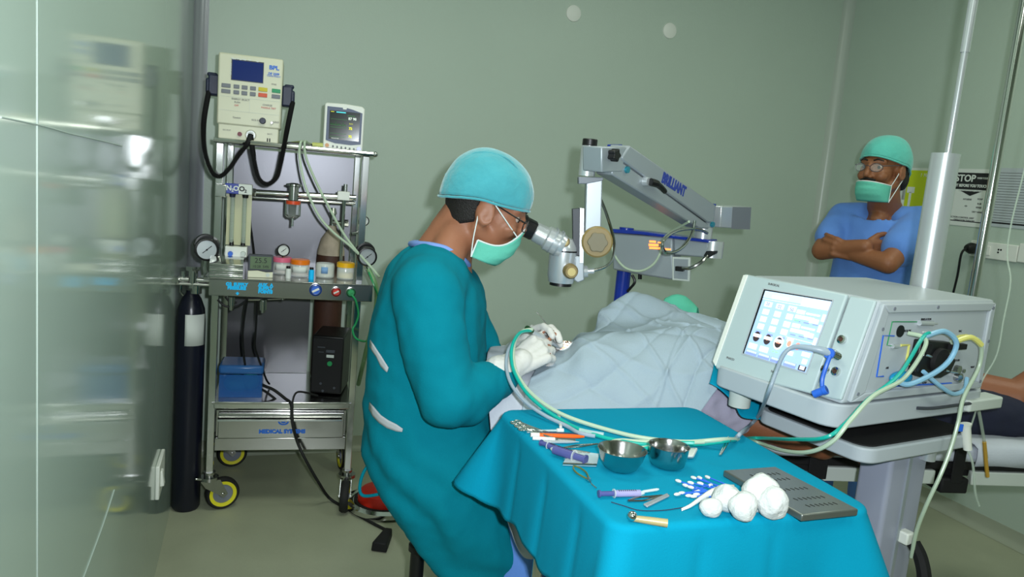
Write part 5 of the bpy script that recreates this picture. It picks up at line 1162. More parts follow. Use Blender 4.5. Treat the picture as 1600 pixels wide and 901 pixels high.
def syringe(lab, p0, p1, r, m, plug, h):
    a, b = onT(*p0, h), onT(*p1, h); L = b - a; d = L.normalized()
    t = root('syringe', lab, 'syringe', V(a.x, a.y, TT), 0)
    mb = MB(); mb.cyl(a, a + L * .62, r, n=18); mb.build('barrel', m, t, True)
    mb = MB(); mb.cyl(a + L * .62, a + L * .64, r * 1.35, n=18); mb.build('flange', 'clearp', t, True)
    mb = MB(); mb.cyl(a + L * .5, a + L * .97, r * .75, n=14); mb.cyl(a + L * .96, b, r * 1.05, n=18); mb.build('plunger', plug, t, True)
    mb = MB(); mb.cyl(a - d * .008, a, .002, r * .8); mb.build('tip', 'clearp', t, True)
    s_ = d.cross(V(0, 0, 1)).normalized()
    mb = MB()
    for i in range(9): mb.box(a + L * (.12 + i * .05) + V(0, 0, r * .98) - s_ * r * .2, (.0012, .005, .0006), Matrix.Rotation(atan2(d.y, d.x), 3, 'Z'))
    mb.build('scale_marks', 'ink', t, True)
syringe('purple syringe partly under other instruments, lying at left edge of drape', (878, 703), (845, 691), .0062, 'purple', 'purple', .006)
syringe('large purple syringe nearest the wide steel bowl', (866, 702), (916, 718), .0088, 'purple', 'purple', .012)
for i, (p0, p1, lab) in enumerate((((880, 699), (934, 693), 'thin steel forceps pointing right, farthest of two beyond large purple syringe'), ((884, 703), (922, 707), 'thin steel forceps right beside the large purple syringe'))):
    t = itm('fine_forceps', lab, 'forceps', *p0)
    a, b = onT(*p0, .004), onT(*p1, .006); d = (b - a); s_ = V(-d.y, d.x, 0).normalized()
    for sg in (-1, 1): mb = MB(); mb.tube(spline([a, a + d * .4 + s_ * sg * .005, a + d * .8 + s_ * sg * .002, b], 5), .0014, 6); mb.build('prong', 'steel', t, True)
C5 = [onT(x, y, .001) for x, y in ((879, 727), (932, 729), (936, 712), (890, 706))]
t = root('instrument_case', 'clear flat instrument case beneath large purple syringe', 'case', V(C5[0].x, C5[0].y, TT), 0)
mb = MB(); mb.hexa(C5 + [p + V(0, 0, .005) for p in C5]); mb.build('case_body', 'clearp', t, True, bevel=.001)
mb = MB(); mb.cyl(C5[0].lerp(C5[3], .3) + V(0, 0, .004), C5[0].lerp(C5[3], .55) + V(0, 0, .004), .003); mb.tube([C5[0] + V(0, 0, .004), C5[1] + V(0, 0, .004)], .0022, 8); mb.build('metal_edge', 'chrome', t, True)
# speculum
t = itm('eye_speculum', 'greenish wire eye speculum hanging at the left edge of drape', 'speculum', 912, 738)
a, b = onT(897, 727, .004), onT(919, 748, .004); d = b - a; s_ = V(-d.y, d.x, 0).normalized()
M['olive'] = mat('olive_metal', rgb(130, 140, 80), .3, .6)
for sg in (-1, 1): mb = MB(); mb.tube(spline([a, a + d * .25 + s_ * sg * .008, a + d * .6 + s_ * sg * .009, b + s_ * sg * .001], 6), .0016, 6); mb.build('wire_arm', 'olive', t, True)
mb = MB(); mb.cyl(b, b + d * .12, .004); mb.tube(spline([b + d * .1, b + d * .35 - s_ * .003, b + d * .62 - s_ * .002], 5), .0009, 6); mb.build('spring_end', 'chrome', t, True)
syringe('small clear syringe with purple print in front of the wide steel bowl', (1000, 770), (935, 771), .0060, mat('violet_clear', rgb(165, 160, 205), .25, alpha=.75), 'purple', .007)
stick('needle', 'needle with clear cap lying right of the small clear syringe', 'needle', (1003, 768), (1029, 764), .0018, 'clearp', parts=(('cap', .1, .9, .0026, 'clearp'),))
t = itm('scissors', 'small dark spring scissors in front of the small syringe', 'scissors', 1000, 781)
a, b = onT(981, 782, .003), onT(1046, 773, .003); d = b - a; s_ = V(-d.y, d.x, 0).normalized()
for sg in (-1, 1): mb = MB(); mb.tube(spline([a, a + d * .3 + s_ * sg * .007, a + d * .6 + s_ * sg * .003, b], 6), [.0018] * 12 + [.0022] * 4 + [.0008] * 3, 6); mb.build('blade_arm', 'steel', t, True)
t = itm('blade', 'flat grey blade lying against the spring scissors', 'blade', 1022, 785)
P = [onT(x, y, .002) for x, y in ((1005, 789), (1011, 793), (1046, 776), (1042, 772))]; mb = MB(); mb.hexa(P + [p + V(0, 0, .003) for p in P]); mb.build('blade_body', 'alu', t, True, bevel=.001)
t = itm('thread', 'thin blue thread curling by the front left edge of drape', 'thread', 1000, 795)
mb = MB(); mb.tube(spline([onT(x, y, .0015) for x, y in ((955, 784), (975, 790), (1000, 797), (1035, 797), (1070, 792))], 6), .0008, 5); mb.build('strand', 'navy', t, True)
t = itm('bulb_instrument', 'steel ball-ended instrument with beige handle near front edge', 'instrument', 1010, 815)
a, b = onT(987, 809, .006), onT(1043, 817, .006)
mb = MB(); mb.tube([a, a.lerp(b, .5), b], [.005, .0062, .0068], 14); mb.build('handle', mat('beige_horn', rgb(165, 152, 108), .35, var=.15, vscale=50), t, True)
mb = MB(); mb.ell(onT(988, 806, .009), .0082, nu=20, nv=14); mb.build('steel_ball', 'chrome', t, True)
t = itm('towel_clip', 'small chrome clip holding the tubes at the far edge of drape', 'clip', 1135, 692)
a = onT(1137, 690, .012); b = onT(1124, 711, .003)
mb = MB(); mb.tube([a + V(-.004, 0, 0), b], .0016, 6); mb.tube([a + V(.002, 0, 0), b + V(.003, .002, 0)], .0016, 6); mb.cyl(a + V(-.008, 0, .002), a + V(.006, 0, .002), .003); mb.tube([a, a + V(0, 0, .012)], .0015, 6); mb.build('clip_body', 'chrome', t, True)
# ================================================================== irrigation tubes from hand to console
HB = AY(822, 517, 1.99)
tb = root('irrigation_tubes', 'teal, pale and grey tubes from surgeon\'s hand over the drape to console', 'tubes', onT(1000, 690))
def tub(name, pts, r, m):
    mb = MB(); mb.tube(spline(pts, 10), r, 8); mb.build(name, m, tb, True)
gs = lambda y, z, o=.03: ROOTM[con.name] @ SP(y, z, o)
tub('teal_tube', [AY(830, 516, 1.97), AY(812, 520, 1.93), AY(801, 538, 1.88), AY(799, 560, 1.84), AY(804, 582, 1.80), AY(820, 610, 1.74), AY(842, 632, 1.69), onT(872, 653, .010), onT(910, 672, .005), onT(960, 687, .005), onT(1020, 695, .005), onT(1090, 694, .005), onT(1140, 688, .014), AY(1180, 684, 1.80), AY(1240, 686, 1.60), AY(1290, 683, 1.50), AY(1322, 660, 1.52), AY(1355, 625, 1.56), gs(.04, -.15, .05), gs(.10, -.075, .05), gs(.125, -.062, .05)], .0042, 'tubet')
tub('pale_tube', [AY(832, 514, 1.97), AY(815, 518, 1.95), AY(804, 535, 1.90), AY(802, 560, 1.86), AY(808, 584, 1.81), AY(826, 610, 1.75), AY(852, 632, 1.70), onT(885, 650, .012), onT(935, 667, .006), onT(1000, 683, .006), onT(1070, 690, .006), onT(1137, 686, .018), AY(1180, 690, 1.80), AY(1220, 703, 1.66), AY(1262, 706, 1.55), AY(1300, 690, 1.50), AY(1330, 655, 1.50), AY(1365, 618, 1.54), gs(.055, -.155, .055), gs(.11, -.08, .055), gs(.095, -.068, .02)], .0046, 'tubew')
tub('grey_tube', [AY(806, 530, 1.93), AY(795, 545, 1.88), AY(791, 570, 1.83), AY(798, 598, 1.77), AY(818, 625, 1.71), onT(850, 648, .012), onT(885, 665, .006), onT(905, 676, .006), onT(930, 681, .006)], .0042, 'tubegr')
tub('tube_end', [onT(905, 672, .006), onT(925, 676, .006), onT(943, 679, .006)], .0052, 'clearp')
tub('looped_tube', [onT(1085, 690, .012), onT(1010, 690, .006), onT(965, 688, .006), onT(950, 697, .006), onT(970, 701, .006), onT(1020, 698, .006), onT(1060, 692, .01), onT(1100, 690, .014)], .0045, 'tubew')
tub('looped_tube', [onT(990, 705, .006), onT(1020, 698, .012), onT(1055, 692, .018), onT(1085, 692, .022)], .0045, 'tubet')
tub('pale_blue_tube', [gs(.11, -.07, .05), gs(.18, -.06, .05), gs(.225, -.085, .055), gs(.222, -.125, .05), gs(.18, -.155, .045), gs(.1, -.178, .04), gs(.07, -.172, .03)], .0058, 'tubeb')
tub('pale_blue_tube', [gs(.16, -.155, .03), gs(.22, -.19, .04), gs(.28, -.212, .04), gs(.33, -.205, .035), gs(.36, -.185, .02)], .005, 'tubeb')
# ================================================================== people
from mathutils.bvhtree import BVHTree
def hit(o, x, y, par=None):           # point of a built surface seen at a picture point (to lay seams and ties on cloth)
    r = o
    while r.parent: r = r.parent
    mx = ROOTM.get(r.name, Matrix()); inv = mx.inverted()
    bv = BVHTree.FromPolygons([v.co for v in o.data.vertices], [list(p.vertices) for p in o.data.polygons])
    d = ray(x, y); loc, n, i, dd = bv.ray_cast(inv @ CAM, (inv.to_3x3() @ d).normalized())
    return None if loc is None else (mx @ loc, (mx.to_3x3() @ n).normalized())
class Head:
    def __init__(s, O, fwd_yaw, pitch, roll=0.0, k=1.0, R=None):
        s.O = Vector(O); s.k = k
        s.R = R if R is not None else Matrix.Rotation(fwd_yaw, 3, 'Z') @ Matrix.Rotation(pitch, 3, 'Y') @ Matrix.Rotation(roll, 3, 'X')
    def P(s, x, y, z): return s.O + s.R @ V(x, y, z) * s.k
    def geo(s, mb):
        e = lambda c, r: mb.ell(s.P(*c), tuple(q * s.k for q in r), s.R, 24, 16)
        c = lambda a, b, r0, r1: mb.cap(s.P(*a), s.P(*b), r0 * s.k, r1 * s.k)
        e((-.006, 0, .052), (.098, .075, .088)); e((.045, 0, .0), (.054, .060, .085)); e((.056, 0, -.088), (.034, .034, .026))
        for g in (-1, 1):
            c((.0, g * .056, -.045), (.062, g * .020, -.092), .022, .020)
            e((.072, g * .036, -.022), (.026, .026, .024)); c((.090, g * .012, .034), (.078, g * .044, .034), .013, .011)
            e((.0, g * .074, .0), (.024, .016, .034))
            pts = [s.P(.004 + .019 * sin(t) - .006 * cos(t), g * (.081 + .006 * sin(t * .5)), .002 + .030 * cos(t)) for t in [i / 10 * 5.2 - .9 for i in range(11)]]
            mb.chain(pts, [.0052 * s.k] * 11, 10); mb.ell(s.P(.008, g * .080, -.028), .008 * s.k, s.R, 12, 8)
            mb.ell(s.P(.106, g * .012, -.028), .0085 * s.k, s.R, 12, 8)
        c((.096, 0, .026), (.116, 0, -.020), .0095, .0125); c((.092, -.014, -.056), (.092, .014, -.056), .0095, .0095); c((.088, -.012, -.068), (.088, .012, -.068), .010, .010)
        e((.088, 0, -.09), (.014, .018, .014))
    def eyes(s, par, body):
        for g in (-1, 1):
            mb = MB(); mb.ell(s.P(.0815, g * .032, .012), .0105 * s.k, s.R, 16, 12); e = mb.build('eye', mat('eye_white', rgb(170, 155, 145), .3), par, True, smooth=180)
            mb = MB(); mb.ell(s.P(.0905, g * .032, .011), (.003 * s.k, .0068 * s.k, .0068 * s.k), s.R, 12, 8); mb.build('iris', 'blackm', e, True, smooth=180)
            mb = MB(); mb.tube([s.P(.103, g * .013, .036), s.P(.103, g * .030, .042), s.P(.090, g * .050, .036)], [.003 * s.k, .0035 * s.k, .002 * s.k], 8); mb.build('eyebrow', 'hair', par, True)
    def cap(s, par, m, zf=.050, zs=.028, zb=.0, top=.158, rx=.117, ry=.094, x0=-.008, puff=1.0, seed=1.0):
        rows = []; N = 56
        for j in range(15):
            ph = j / 14 * pi / 2; r = []
            for i in range(N):
                a = 2 * pi * i / N; ca = cos(a)
                zr = zs + (zf - zs) * max(0, ca) ** 1.5 + (zb - zs) * max(0, -ca) ** 1.3
                rad = cos(ph) ** .85 * (1 + .05 * puff * sin(min(ph * 2.2, pi)))
                z = zr + (top - zr) * sin(ph) ** 1.02
                x = x0 + rx * rad * ca - .030 * (puff - .6) * sin(ph) * 0.5; y = ry * rad * sin(a)
                f = 1 + .030 * noise.noise(V(x * 22 + seed, y * 22, z * 22)) * sin(min(pi, 2 * ph + .4)) + .012 * sin(a * 17 + seed * 3) * math.exp(-ph * 5)
                r.append(s.P(x * f, y * f, z))
            rows.append(r)
        rows[-1] = [s.P(x0 - .030 * (puff - .6) * .5, 0, top)] * N
        mb = MB(); mb.grid(rows, wrap=True); o = mb.build('surgical_cap', m, par, True, smooth=180, solid=.0015, subsurf=1)
        mb = MB(); pts = [q.lerp(rows[1][i], -.3) for i, q in enumerate(rows[0])]; mb.tube(pts + [pts[0]], .0034 * s.k, 8, caps=False); mb.build('elastic_rim', m, o, True, smooth=180)
        return o, rows
    def mask(s, par, zn, zs, zb, xs=.008, xf=.121, w=.073, xb=.082, m='maskc', kz=1.2):
        rows = []; nu, nv = 30, 14
        for j in range(nv):
            v = j / (nv - 1); r = []
            for i in range(nu):
                u = -1 + 2 * i / (nu - 1); a = u * radians(92); ca = max(0, cos(a))
                zt = zs + (zn - zs) * ca ** kz; z = zt + (zb + (-.004) * ca - zt) * v
                xx = xf + (xb - xf) * max(0, (v - .45) / .55) ** 1.6 - .012 * max(0, 1 - v * 5) * (1 - ca)
                pl = .0016 * sin(v * pi * 7) * ca
                x = xs + (xx - xs) * ca ** .62 + pl; y = w * (1 - .12 * v * ca) * sin(a)
                r.append(s.P(x, y, z))
            rows.append(r)
        mb = MB(); mb.grid(rows); o = mb.build('face_mask', m, par, True, smooth=180, solid=.0015)
        mb = MB(); mb.tube(rows[0], .0022 * s.k, 6); mb.build('mask_edge', 'maskw', o, True)
        for i in (0, nu - 1):
            g = -1 if i == 0 else 1
            mb = MB(); mb.tube([r[i] for r in rows], .0022 * s.k, 6); mb.build('mask_edge', 'maskw', o, True)
            mb = MB(); mb.tube(spline([rows[0][i if kz < 2 else (9 if i == 0 else nu - 10)], s.P((xs + .01) * .6 + (.038 if kz > 2 else 0), g * (.079 if kz > 2 else .080), zs * .4 + .012 + (.022 if kz > 2 else 0)), s.P(.008, g * .083, .034)], 5), .0017 * s.k, 6); mb.build('mask_strap', 'maskw', o, True)
            mb = MB(); mb.tube(spline([rows[-1][i], s.P(xs - .012, g * .079, zb * .6), s.P(-.012, g * .086, -.014)], 5), .0017 * s.k, 6); mb.build('mask_strap', 'maskw', o, True)
        return o, rows
    def glasses(s, par, m='black', dz=0.0):
        mb = MB()
        for g in (-1, 1):
            pts = [s.P(.117 - .012 * abs(.5 + .5 * cos(t) * g) * (1 if cos(t) * g > 0 else 0), g * .034 + .024 * cos(t), .004 + dz + .016 * sin(t)) for t in [2 * pi * i / 20 for i in range(21)]]
            mb.tube(pts, .0013 * s.k, 6)
            mb.tube([s.P(.108, g * .058, .012 + dz), s.P(.085, g * .073, .016 + dz), s.P(.005, g * .083, .030)], .0016 * s.k, 6)
        mb.tube([s.P(.118, -.011, .008 + dz), s.P(.121, 0, .012 + dz), s.P(.118, .011, .008 + dz)], .0013 * s.k, 6)
        o = mb.build('glasses', m, par, True)
        for g in (-1, 1):
            c = s.P(.114, g * .034, .004 + dz); ax = s.R @ V(1, g * .15, 0); mb = MB(); mb.lathe([(0, .0006), (.022 * s.k, .0006), (.022 * s.k, -.0006), (0, -.0006)], c, ax, 20, sx=1, sy=.72, X=s.R @ V(0, 1, 0)); mb.build('lens', mat('lens_glass', (.9, .95, .95, 1), .1, alpha=.10, spec=.2), o, True)
def hand(mb, W, f, n, side, flex=(35, 40, 25), k=1.0, thumb=(.55, .35, .65), spread=.06, infl=0.0, pinch=None):
    f = f.normalized(); n = (n - f * n.dot(f)).normalized(); s = f.cross(n).normalized()
    if s.dot(side) < 0: s = -s
    lens = ((.044, .026, .021), (.048, .030, .022), (.044, .028, .021), (.034, .021, .018))
    for i in range(4):
        lat = (.031, .0105, -.0105, -.031)[i] * k; base = W + f * (.088, .092, .087, .078)[i] * k + s * lat
        mb.cap(W + f * .012 + s * lat * .55, base, .0145 * k + infl, .0115 * k + infl, 12)
        d = (f + s * (.09, .03, -.03, -.09)[i] * spread * 10).normalized(); p = base; nn = (n - d * n.dot(d)).normalized()
        ex = (0, 4, 8, 12)[i]; r = (.0098, .0100, .0096, .0086)[i] * k + infl
        for j in range(3):
            a = radians(flex[j] + (ex if j < 2 else 0)); d2 = (d * cos(a) + nn * sin(a)).normalized(); nn = (nn * cos(a) - d * sin(a)).normalized(); d = d2
            q = p + d * lens[i][j] * k; mb.cap(p, q, r, r * .93, 12); p = q; r *= .93
    tb = W + f * .022 * k + s * .026 * k + n * .008 * k
    d = (f * thumb[0] + s * thumb[1] + n * thumb[2]).normalized(); p = tb; r = .0145 * k + infl
    for L, bend in ((.042, 0), (.033, 18), (.027, 22)):
        t = (f - d * f.dot(d)).normalized() if bend else None
        if t is not None: d = (d * cos(radians(bend)) + t * sin(radians(bend))).normalized()
        q = p + d * L * k; mb.cap(p, q, r, r * .84, 12); p = q; r *= .84
    mb.ell(W + f * .052 * k + n * .004, (.042 * k + infl, .036 * k + infl, .013 * k + infl), Matrix((f, s, f.cross(s))).transposed(), 18, 12)
def ring(c, ex, ey, a, b, N=40, e=2.2):
    out = []
    for i in range(N):
        t = 2 * pi * i / N; ct, st_ = cos(t), sin(t)
        out.append(c + ex * a * math.copysign(abs(ct) ** (2 / e), ct) + ey * b * math.copysign(abs(st_) ** (2 / e), st_))
    return out
def folds(amp, sc_, seed, stretch=(1, 1, 1)):
    def fn(c, n):
        q = V(c.x * stretch[0], c.y * stretch[1], c.z * stretch[2]) * sc_ + V(seed, seed * 2, 0)
        a = 1 - abs(noise.noise(q)) * 2; b = noise.noise(q * 2.3)
        return n * amp * (a * .6 + b * .4)
    return fn
# ------------------------------------------------------------------ the seated surgeon
SY = 2.02
sur = root('person', 'seated surgeon in teal gown, aqua cap and mask looking into the microscope', 'person', V(-.22, SY, 0))
hd = Head(AY(757, 329, SY - .01), radians(3), radians(17), 0, 1.0)
body = MB(); hd.geo(body)
nb = AY(694, 398, SY)
body.chain([hd.P(-.022, 0, -.02), hd.P(-.035, 0, -.075), nb], [.060, .060, .066]); body.cap(hd.P(-.055, 0, -.02), AY(680, 398, SY), .046, .060); body.ell(AY(672, 414, SY), (.060, .070, .060))
for g in (-1, 1): body.cap(hd.P(-.045, g * .02, -.075), AY(684, 436, SY + g * .11), .045, .05)
cht, hip = AY(672, 520, SY), AY(668, 720, SY)
body.chain([nb, cht, hip], [.075, .13, .13])
for g in (-1, 1): body.cap(cht + V(0, g * .06, .06), hip + V(0, g * .05, .02), .10, .11)
shn, eln, wrn = AY(668, 452, SY - .18), AY(700, 622, 1.77), AY(800, 574, 1.915)
shf, elf, wrf = AY(694, 450, SY + .17), AY(775, 600, 2.26), AY(812, 545, 2.14)
body.chain([cht + V(0, -.05, .1), shn, eln, wrn], [.07, .058, .043, .030]); body.chain([cht + V(0, .05, .1), shf, elf, wrf], [.07, .058, .043, .030])
hn_f = AY(850, 540, 1.985) - wrn; hf_f = AY(850, 512, 2.10) - wrf
HN = dict(k=1.08, W=wrn + hn_f.normalized() * .010, f=hn_f, n=V(.25, .75, -.35), side=V(-.2, .3, 1), flex=(28, 42, 28), thumb=(.75, .25, .55))
HF = dict(W=wrf, f=hf_f, n=V(.25, -.55, -.75), side=V(0, -.5, .6), flex=(25, 35, 25), thumb=(.75, .25, .5))
hand(body, **HN); hand(body, **HF)
kn = [AY(815, 775, SY - .09), AY(815, 770, SY + .12)]; ank = [V(.11, SY - .14, .085), V(.11, SY + .18, .085)]
for g, K, A in ((-1, kn[0], ank[0]), (1, kn[1], ank[1])):
    body.chain([hip + V(.0, g * .09, -.03), K, A, A + V(.11, 0, -.045)], [.085, .058, .038, .03])
zc_ = hd.P(-.03, 0, -.055).z
bs = body.build('surgeon_body', 'skin', sur, True, smooth=180, fuse=.0055, relax=3, soft=(lambda c: 1.0 < c.z < zc_, 24))
hd.eyes(sur, bs)
cp, cr = hd.cap(sur, 'capc', .046, .032, -.004, .158, .118, .092, puff=1.25, seed=2.0)
mb = MB(); mb.tube(spline([cr[2][2], cr[8][8], cr[10][14], cr[8][22], cr[3][27]][::1], 8), .0016, 6); mb.tube(spline([cr[2][-2], cr[8][-8], cr[10][-14], cr[8][-22], cr[3][-27]], 8), .0016, 6); mb.build('cap_seam', 'capc', cp, True)
hd.mask(sur, -.002, -.072, -.118, xs=.010, xf=.117, w=.070, xb=.080, kz=2.6)
hd.glasses(sur)
mb = MB(); rows = []   # short hair at the nape
for j in range(8):
    v = j / 7; r = []
    for i in range(25):
        a = radians(98 + 164 * i / 24); z = .03 - .100 * v * (.62 + .38 * cos((i - 12) / 12 * pi / 2))
        rx_ = .104 - .018 * v - .026 * max(0, v - .4); r.append(hd.P(-.006 + rx_ * cos(a), (.0795 - .012 * v) * sin(a), z))
    rows.append(r)
mb.grid(rows); mb.build('hair', 'hair', sur, True, smooth=180, solid=.006)
# gown
gr = [(640, 383, 729, 416, .084), (628, 394, 737, 426, .112), (612, 410, 745, 436, .160), (600, 436, 752, 452, .192), (590, 470, 757, 476, .200), (583, 510, 758, 510, .198), (579, 550, 757, 550, .192), (575, 600, 762, 600, .19),
      (573, 650, 772, 650, .20), (575, 700, 790, 690, .215), (597, 750, 808, 735, .225), (628, 800, 826, 780, .215), (664, 850, 834, 828, .198), (696, 890, 824, 866, .17), (722, 918, 792, 900, .14)]
rows = []
for k, (xl, yl, xr, yr, hy) in enumerate(gr):
    a, b = AY(xl, yl, SY), AY(xr, yr, SY); c = (a + b) / 2; rows.append(ring(c, (b - a).normalized(), V(0, 1, 0), (b - a).length / 2, hy, 48, 2.25))
# smooth the rows along the body
cols = [spline([r[i] for r in rows], 3) for i in range(48)]; rows = [list(x) for x in zip(*cols)]
g_ = MB(); g_.grid(rows, wrap=True, close=True)
g_.chain([shn + V(.0, .10, .01), shn + V(0, .01, -.01), shn.lerp(eln, .5) + V(-.01, 0, 0), eln, eln.lerp(AY(783, 592, 1.885), .55), AY(783, 592, 1.885)], [.095, .088, .080, .068, .060, .046], 20)
g_.chain([shf + V(0, -.1, 0), shf, shf.lerp(elf, .5), elf, AY(800, 572, 2.17)], [.09, .085, .075, .062, .046], 20)
g_.cap(eln + V(-.012, 0, -.01), eln + V(.05, .03, -.018), .058, .05)
def gfold(c, n):
    w = sur_m @ c
    q = V(w.x * 10, w.y * 10, w.z * 6); a = 1 - abs(noise.noise(q)) * 2
    drag = sin((w.z * 1.0 + w.x * .8) * 46 + 3 * noise.noise(w * 5)) * max(0, min(1, (.85 - w.z) / .3))
    return n * (.0055 * a + .0065 * drag + .003 * noise.noise(w * 30))
sur_m = ROOTM[sur.name]
gown = g_.build('gown', 'gown', sur, True, smooth=180, fuse=.0095, relax=8, disp=gfold)
mb = MB(); a, b = AY(641, 381, SY), AY(729, 413, SY); c = (a + b) / 2
q = spline([AY(642, 381, SY + .02), AY(650, 381, SY - .05), AY(672, 383, SY - .098), AY(694, 388, SY - .108), AY(712, 396, SY - .098), AY(726, 408, SY - .06), AY(731, 414, SY), AY(718, 404, SY + .08), AY(685, 388, SY + .105), AY(655, 380, SY + .08), AY(642, 381, SY + .02)], 8); mb.tube(q, .0085, 8, caps=False); mb.build('scrub_collar', mat('pale_blue_collar', rgb(120, 150, 215), .8), sur, True, smooth=180)
def decal(o, name, pts, m, par, th=.002):     # a patch laid on the cloth
    P = []
    for top_, bot in pts:
        r = []
        for f in (0, .33, .66, 1):
            h = hit(o, top_[0] + (bot[0] - top_[0]) * f, top_[1] + (bot[1] - top_[1]) * f)
            if h: r.append(h[0] + h[1] * .0025)
        if len(r) == 4: P.append(r)
    if len(P) > 1: mb = MB(); mb.grid(P); return mb.build(name, m, par, True, smooth=180, solid=th)
M['lining'] = mat('pale_lining', rgb(178, 182, 186), .8)
decal(gown, 'gown_slit', [((580, 531), (579, 541)), ((585, 538), (583, 548)), ((590, 546), (590, 558)), ((597, 556), (596, 572)), ((603, 566), (602, 578)), ((608, 574), (606, 581))], 'lining', gown)
decal(gown, 'gown_slit', [((579, 628), (578, 638)), ((586, 636), (584, 650)), ((596, 648), (594, 660)), ((608, 656), (606, 668)), ((620, 662), (620, 673)), ((630, 669), (629, 674))], 'lining', gown)
mb = MB(); mb.tube(spline([AY(598, 716, 1.95), AY(583, 719, 1.92), AY(568, 738, 1.92), AY(562, 762, 1.92), AY(568, 774, 1.92), AY(590, 772, 1.90), AY(604, 766, 1.90)], 7), .0045, 8); mb.tube(spline([AY(583, 719, 1.925), AY(590, 730, 1.93), AY(596, 745, 1.94)], 5), .006, 8); mb.build('gown_tie', 'gown', gown, True, smooth=180)
# gloves
for nm, HH, el in (('near', HN, eln), ('far', HF, elf)):
    mb = MB(); hand(mb, infl=.0016, **HH); W = HH['W']; d = (el - W).normalized()
    mb.chain([W + HH['f'].normalized() * .02, W, W + d * .055], [.034, .035, .046])
    go = mb.build('glove', 'glove', sur, True, smooth=180, fuse=.0034, relax=3, disp=lambda c, n: n * (.0010 * noise.noise(c * 90)))
# trousers and shoes
mb = MB()
for g, K, A in ((-1, kn[0], ank[0]), (1, kn[1], ank[1])):
    mb.chain([hip + V(0, g * .09, -.03), K, K.lerp(A, .5), A + V(0, 0, .02)], [.098, .074, .07, .068])
mb.build('trousers', 'scrub', sur, True, smooth=180, fuse=.009, relax=5, disp=folds(.006, 14, 3, (1, 1, .4)))
for A in ank:
    mb = MB(); mb.chain([A + V(-.02, 0, -.045), A + V(.06, 0, -.045), A + V(.15, 0, -.05)], [.038, .040, .033]); mb.build('shoe', 'blackm', sur, True, smooth=180, fuse=.006, relax=3)
# handpiece and the fine instrument in the hands
hp = root('handpiece', 'pencil-like handpiece in the surgeon\'s gloved hands at the eye', 'handpiece', AY(850, 525, 2.03))
a, b = AY(829, 516, 1.985), AY(876, 543, 2.08)
mb = MB(); mb.tube([a, a.lerp(b, .2), a.lerp(b, .85), b], [.006, .0075, .006, .0025], 14); hb = mb.build('handle', 'alu2', hp, True)
mb = MB(); mb.cyl(a - (b - a) * .12, a + (b - a) * .04, .0078, n=14); mb.build('tube_end', mat('dark_green', rgb(40, 70, 40), .4), hp, True)
mb = MB(); mb.tube([b, b + (b - a) * .14], .001, 6); mb.build('needle', 'chrome', hp, True)
fi = root('fine_instrument', 'fine steel hook instrument rising above the gloved hands', 'instrument', AY(845, 500, 2.08))
mb = MB(); mb.tube(spline([AY(838, 487, 2.07), AY(846, 495, 2.08), AY(856, 509, 2.10), AY(874, 536, 2.11)], 5), .0016, 8); mb.build('shaft', 'chrome', fi, True)
# stool
so = AY(650, 885, 2.0)
sl = root('stool', 'chrome-legged round stool under the seated surgeon', 'stool', V(so.x, SY, 0))
mb = MB(); mb.lathe([(0, .46), (.115, .46), (.13, .475), (.13, .50), (.115, .515), (0, .515)], (.075, 0, 0)); mb.build('seat', 'blackm', sl)
mb = MB(); mb.cyl((0, 0, .33), (0, 0, .46), .014); mb.build('post', 'chrome', sl)
mb = MB(); mb.cyl((0, 0, .07), (0, 0, .345), .020, .020); mb.lathe([(.020, .325), (.027, .33), (.027, .347), (.014, .352)]); mb.build('sleeve', 'black', sl)
for k in range(5):
    a = 2 * pi * k / 5 + 2.2; d = V(cos(a), sin(a), 0); mb = MB(); mb.tube([d * .02 + V(0, 0, .09), d * .25 + V(0, 0, .07)], .013); lg = mb.build('leg', 'chrome', sl)
    s_ = V(-sin(a), cos(a), 0); mb = MB(); mb.cyl(d * .25 + V(0, 0, .027) - s_ * .014, d * .25 + V(0, 0, .027) + s_ * .014, .0265); mb.cyl(d * .25 + V(0, 0, .045), d * .25 + V(0, 0, .075), .01); mb.build('castor', 'rubber', lg)
# red topped foot pedal behind
fp_ = AZ(601, 780, .03)
pdl = root('foot_pedal', 'round chrome-rimmed pedal with red top on floor behind the surgeon', 'pedal', V(fp_.x, fp_.y, 0))
mb = MB(); mb.lathe([(0, .004), (.14, .004), (.155, .012), (.155, .03), (.135, .038), (.128, .030), (0, .03)], n=48); mb.build('base', 'chrome', pdl, smooth=30)
mb = MB(); mb.lathe([(.112, .0305), (.124, .0305), (.124, .036), (.112, .036), (.112, .0305)], n=40); mb.build('rubber_ring', 'rubber', pdl)
mb = MB(); mb.lathe([(0, .085), (.06, .083), (.10, .07), (.110, .05), (.110, .031), (0, .031)], n=40); mb.build('red_top', 'red', pdl)

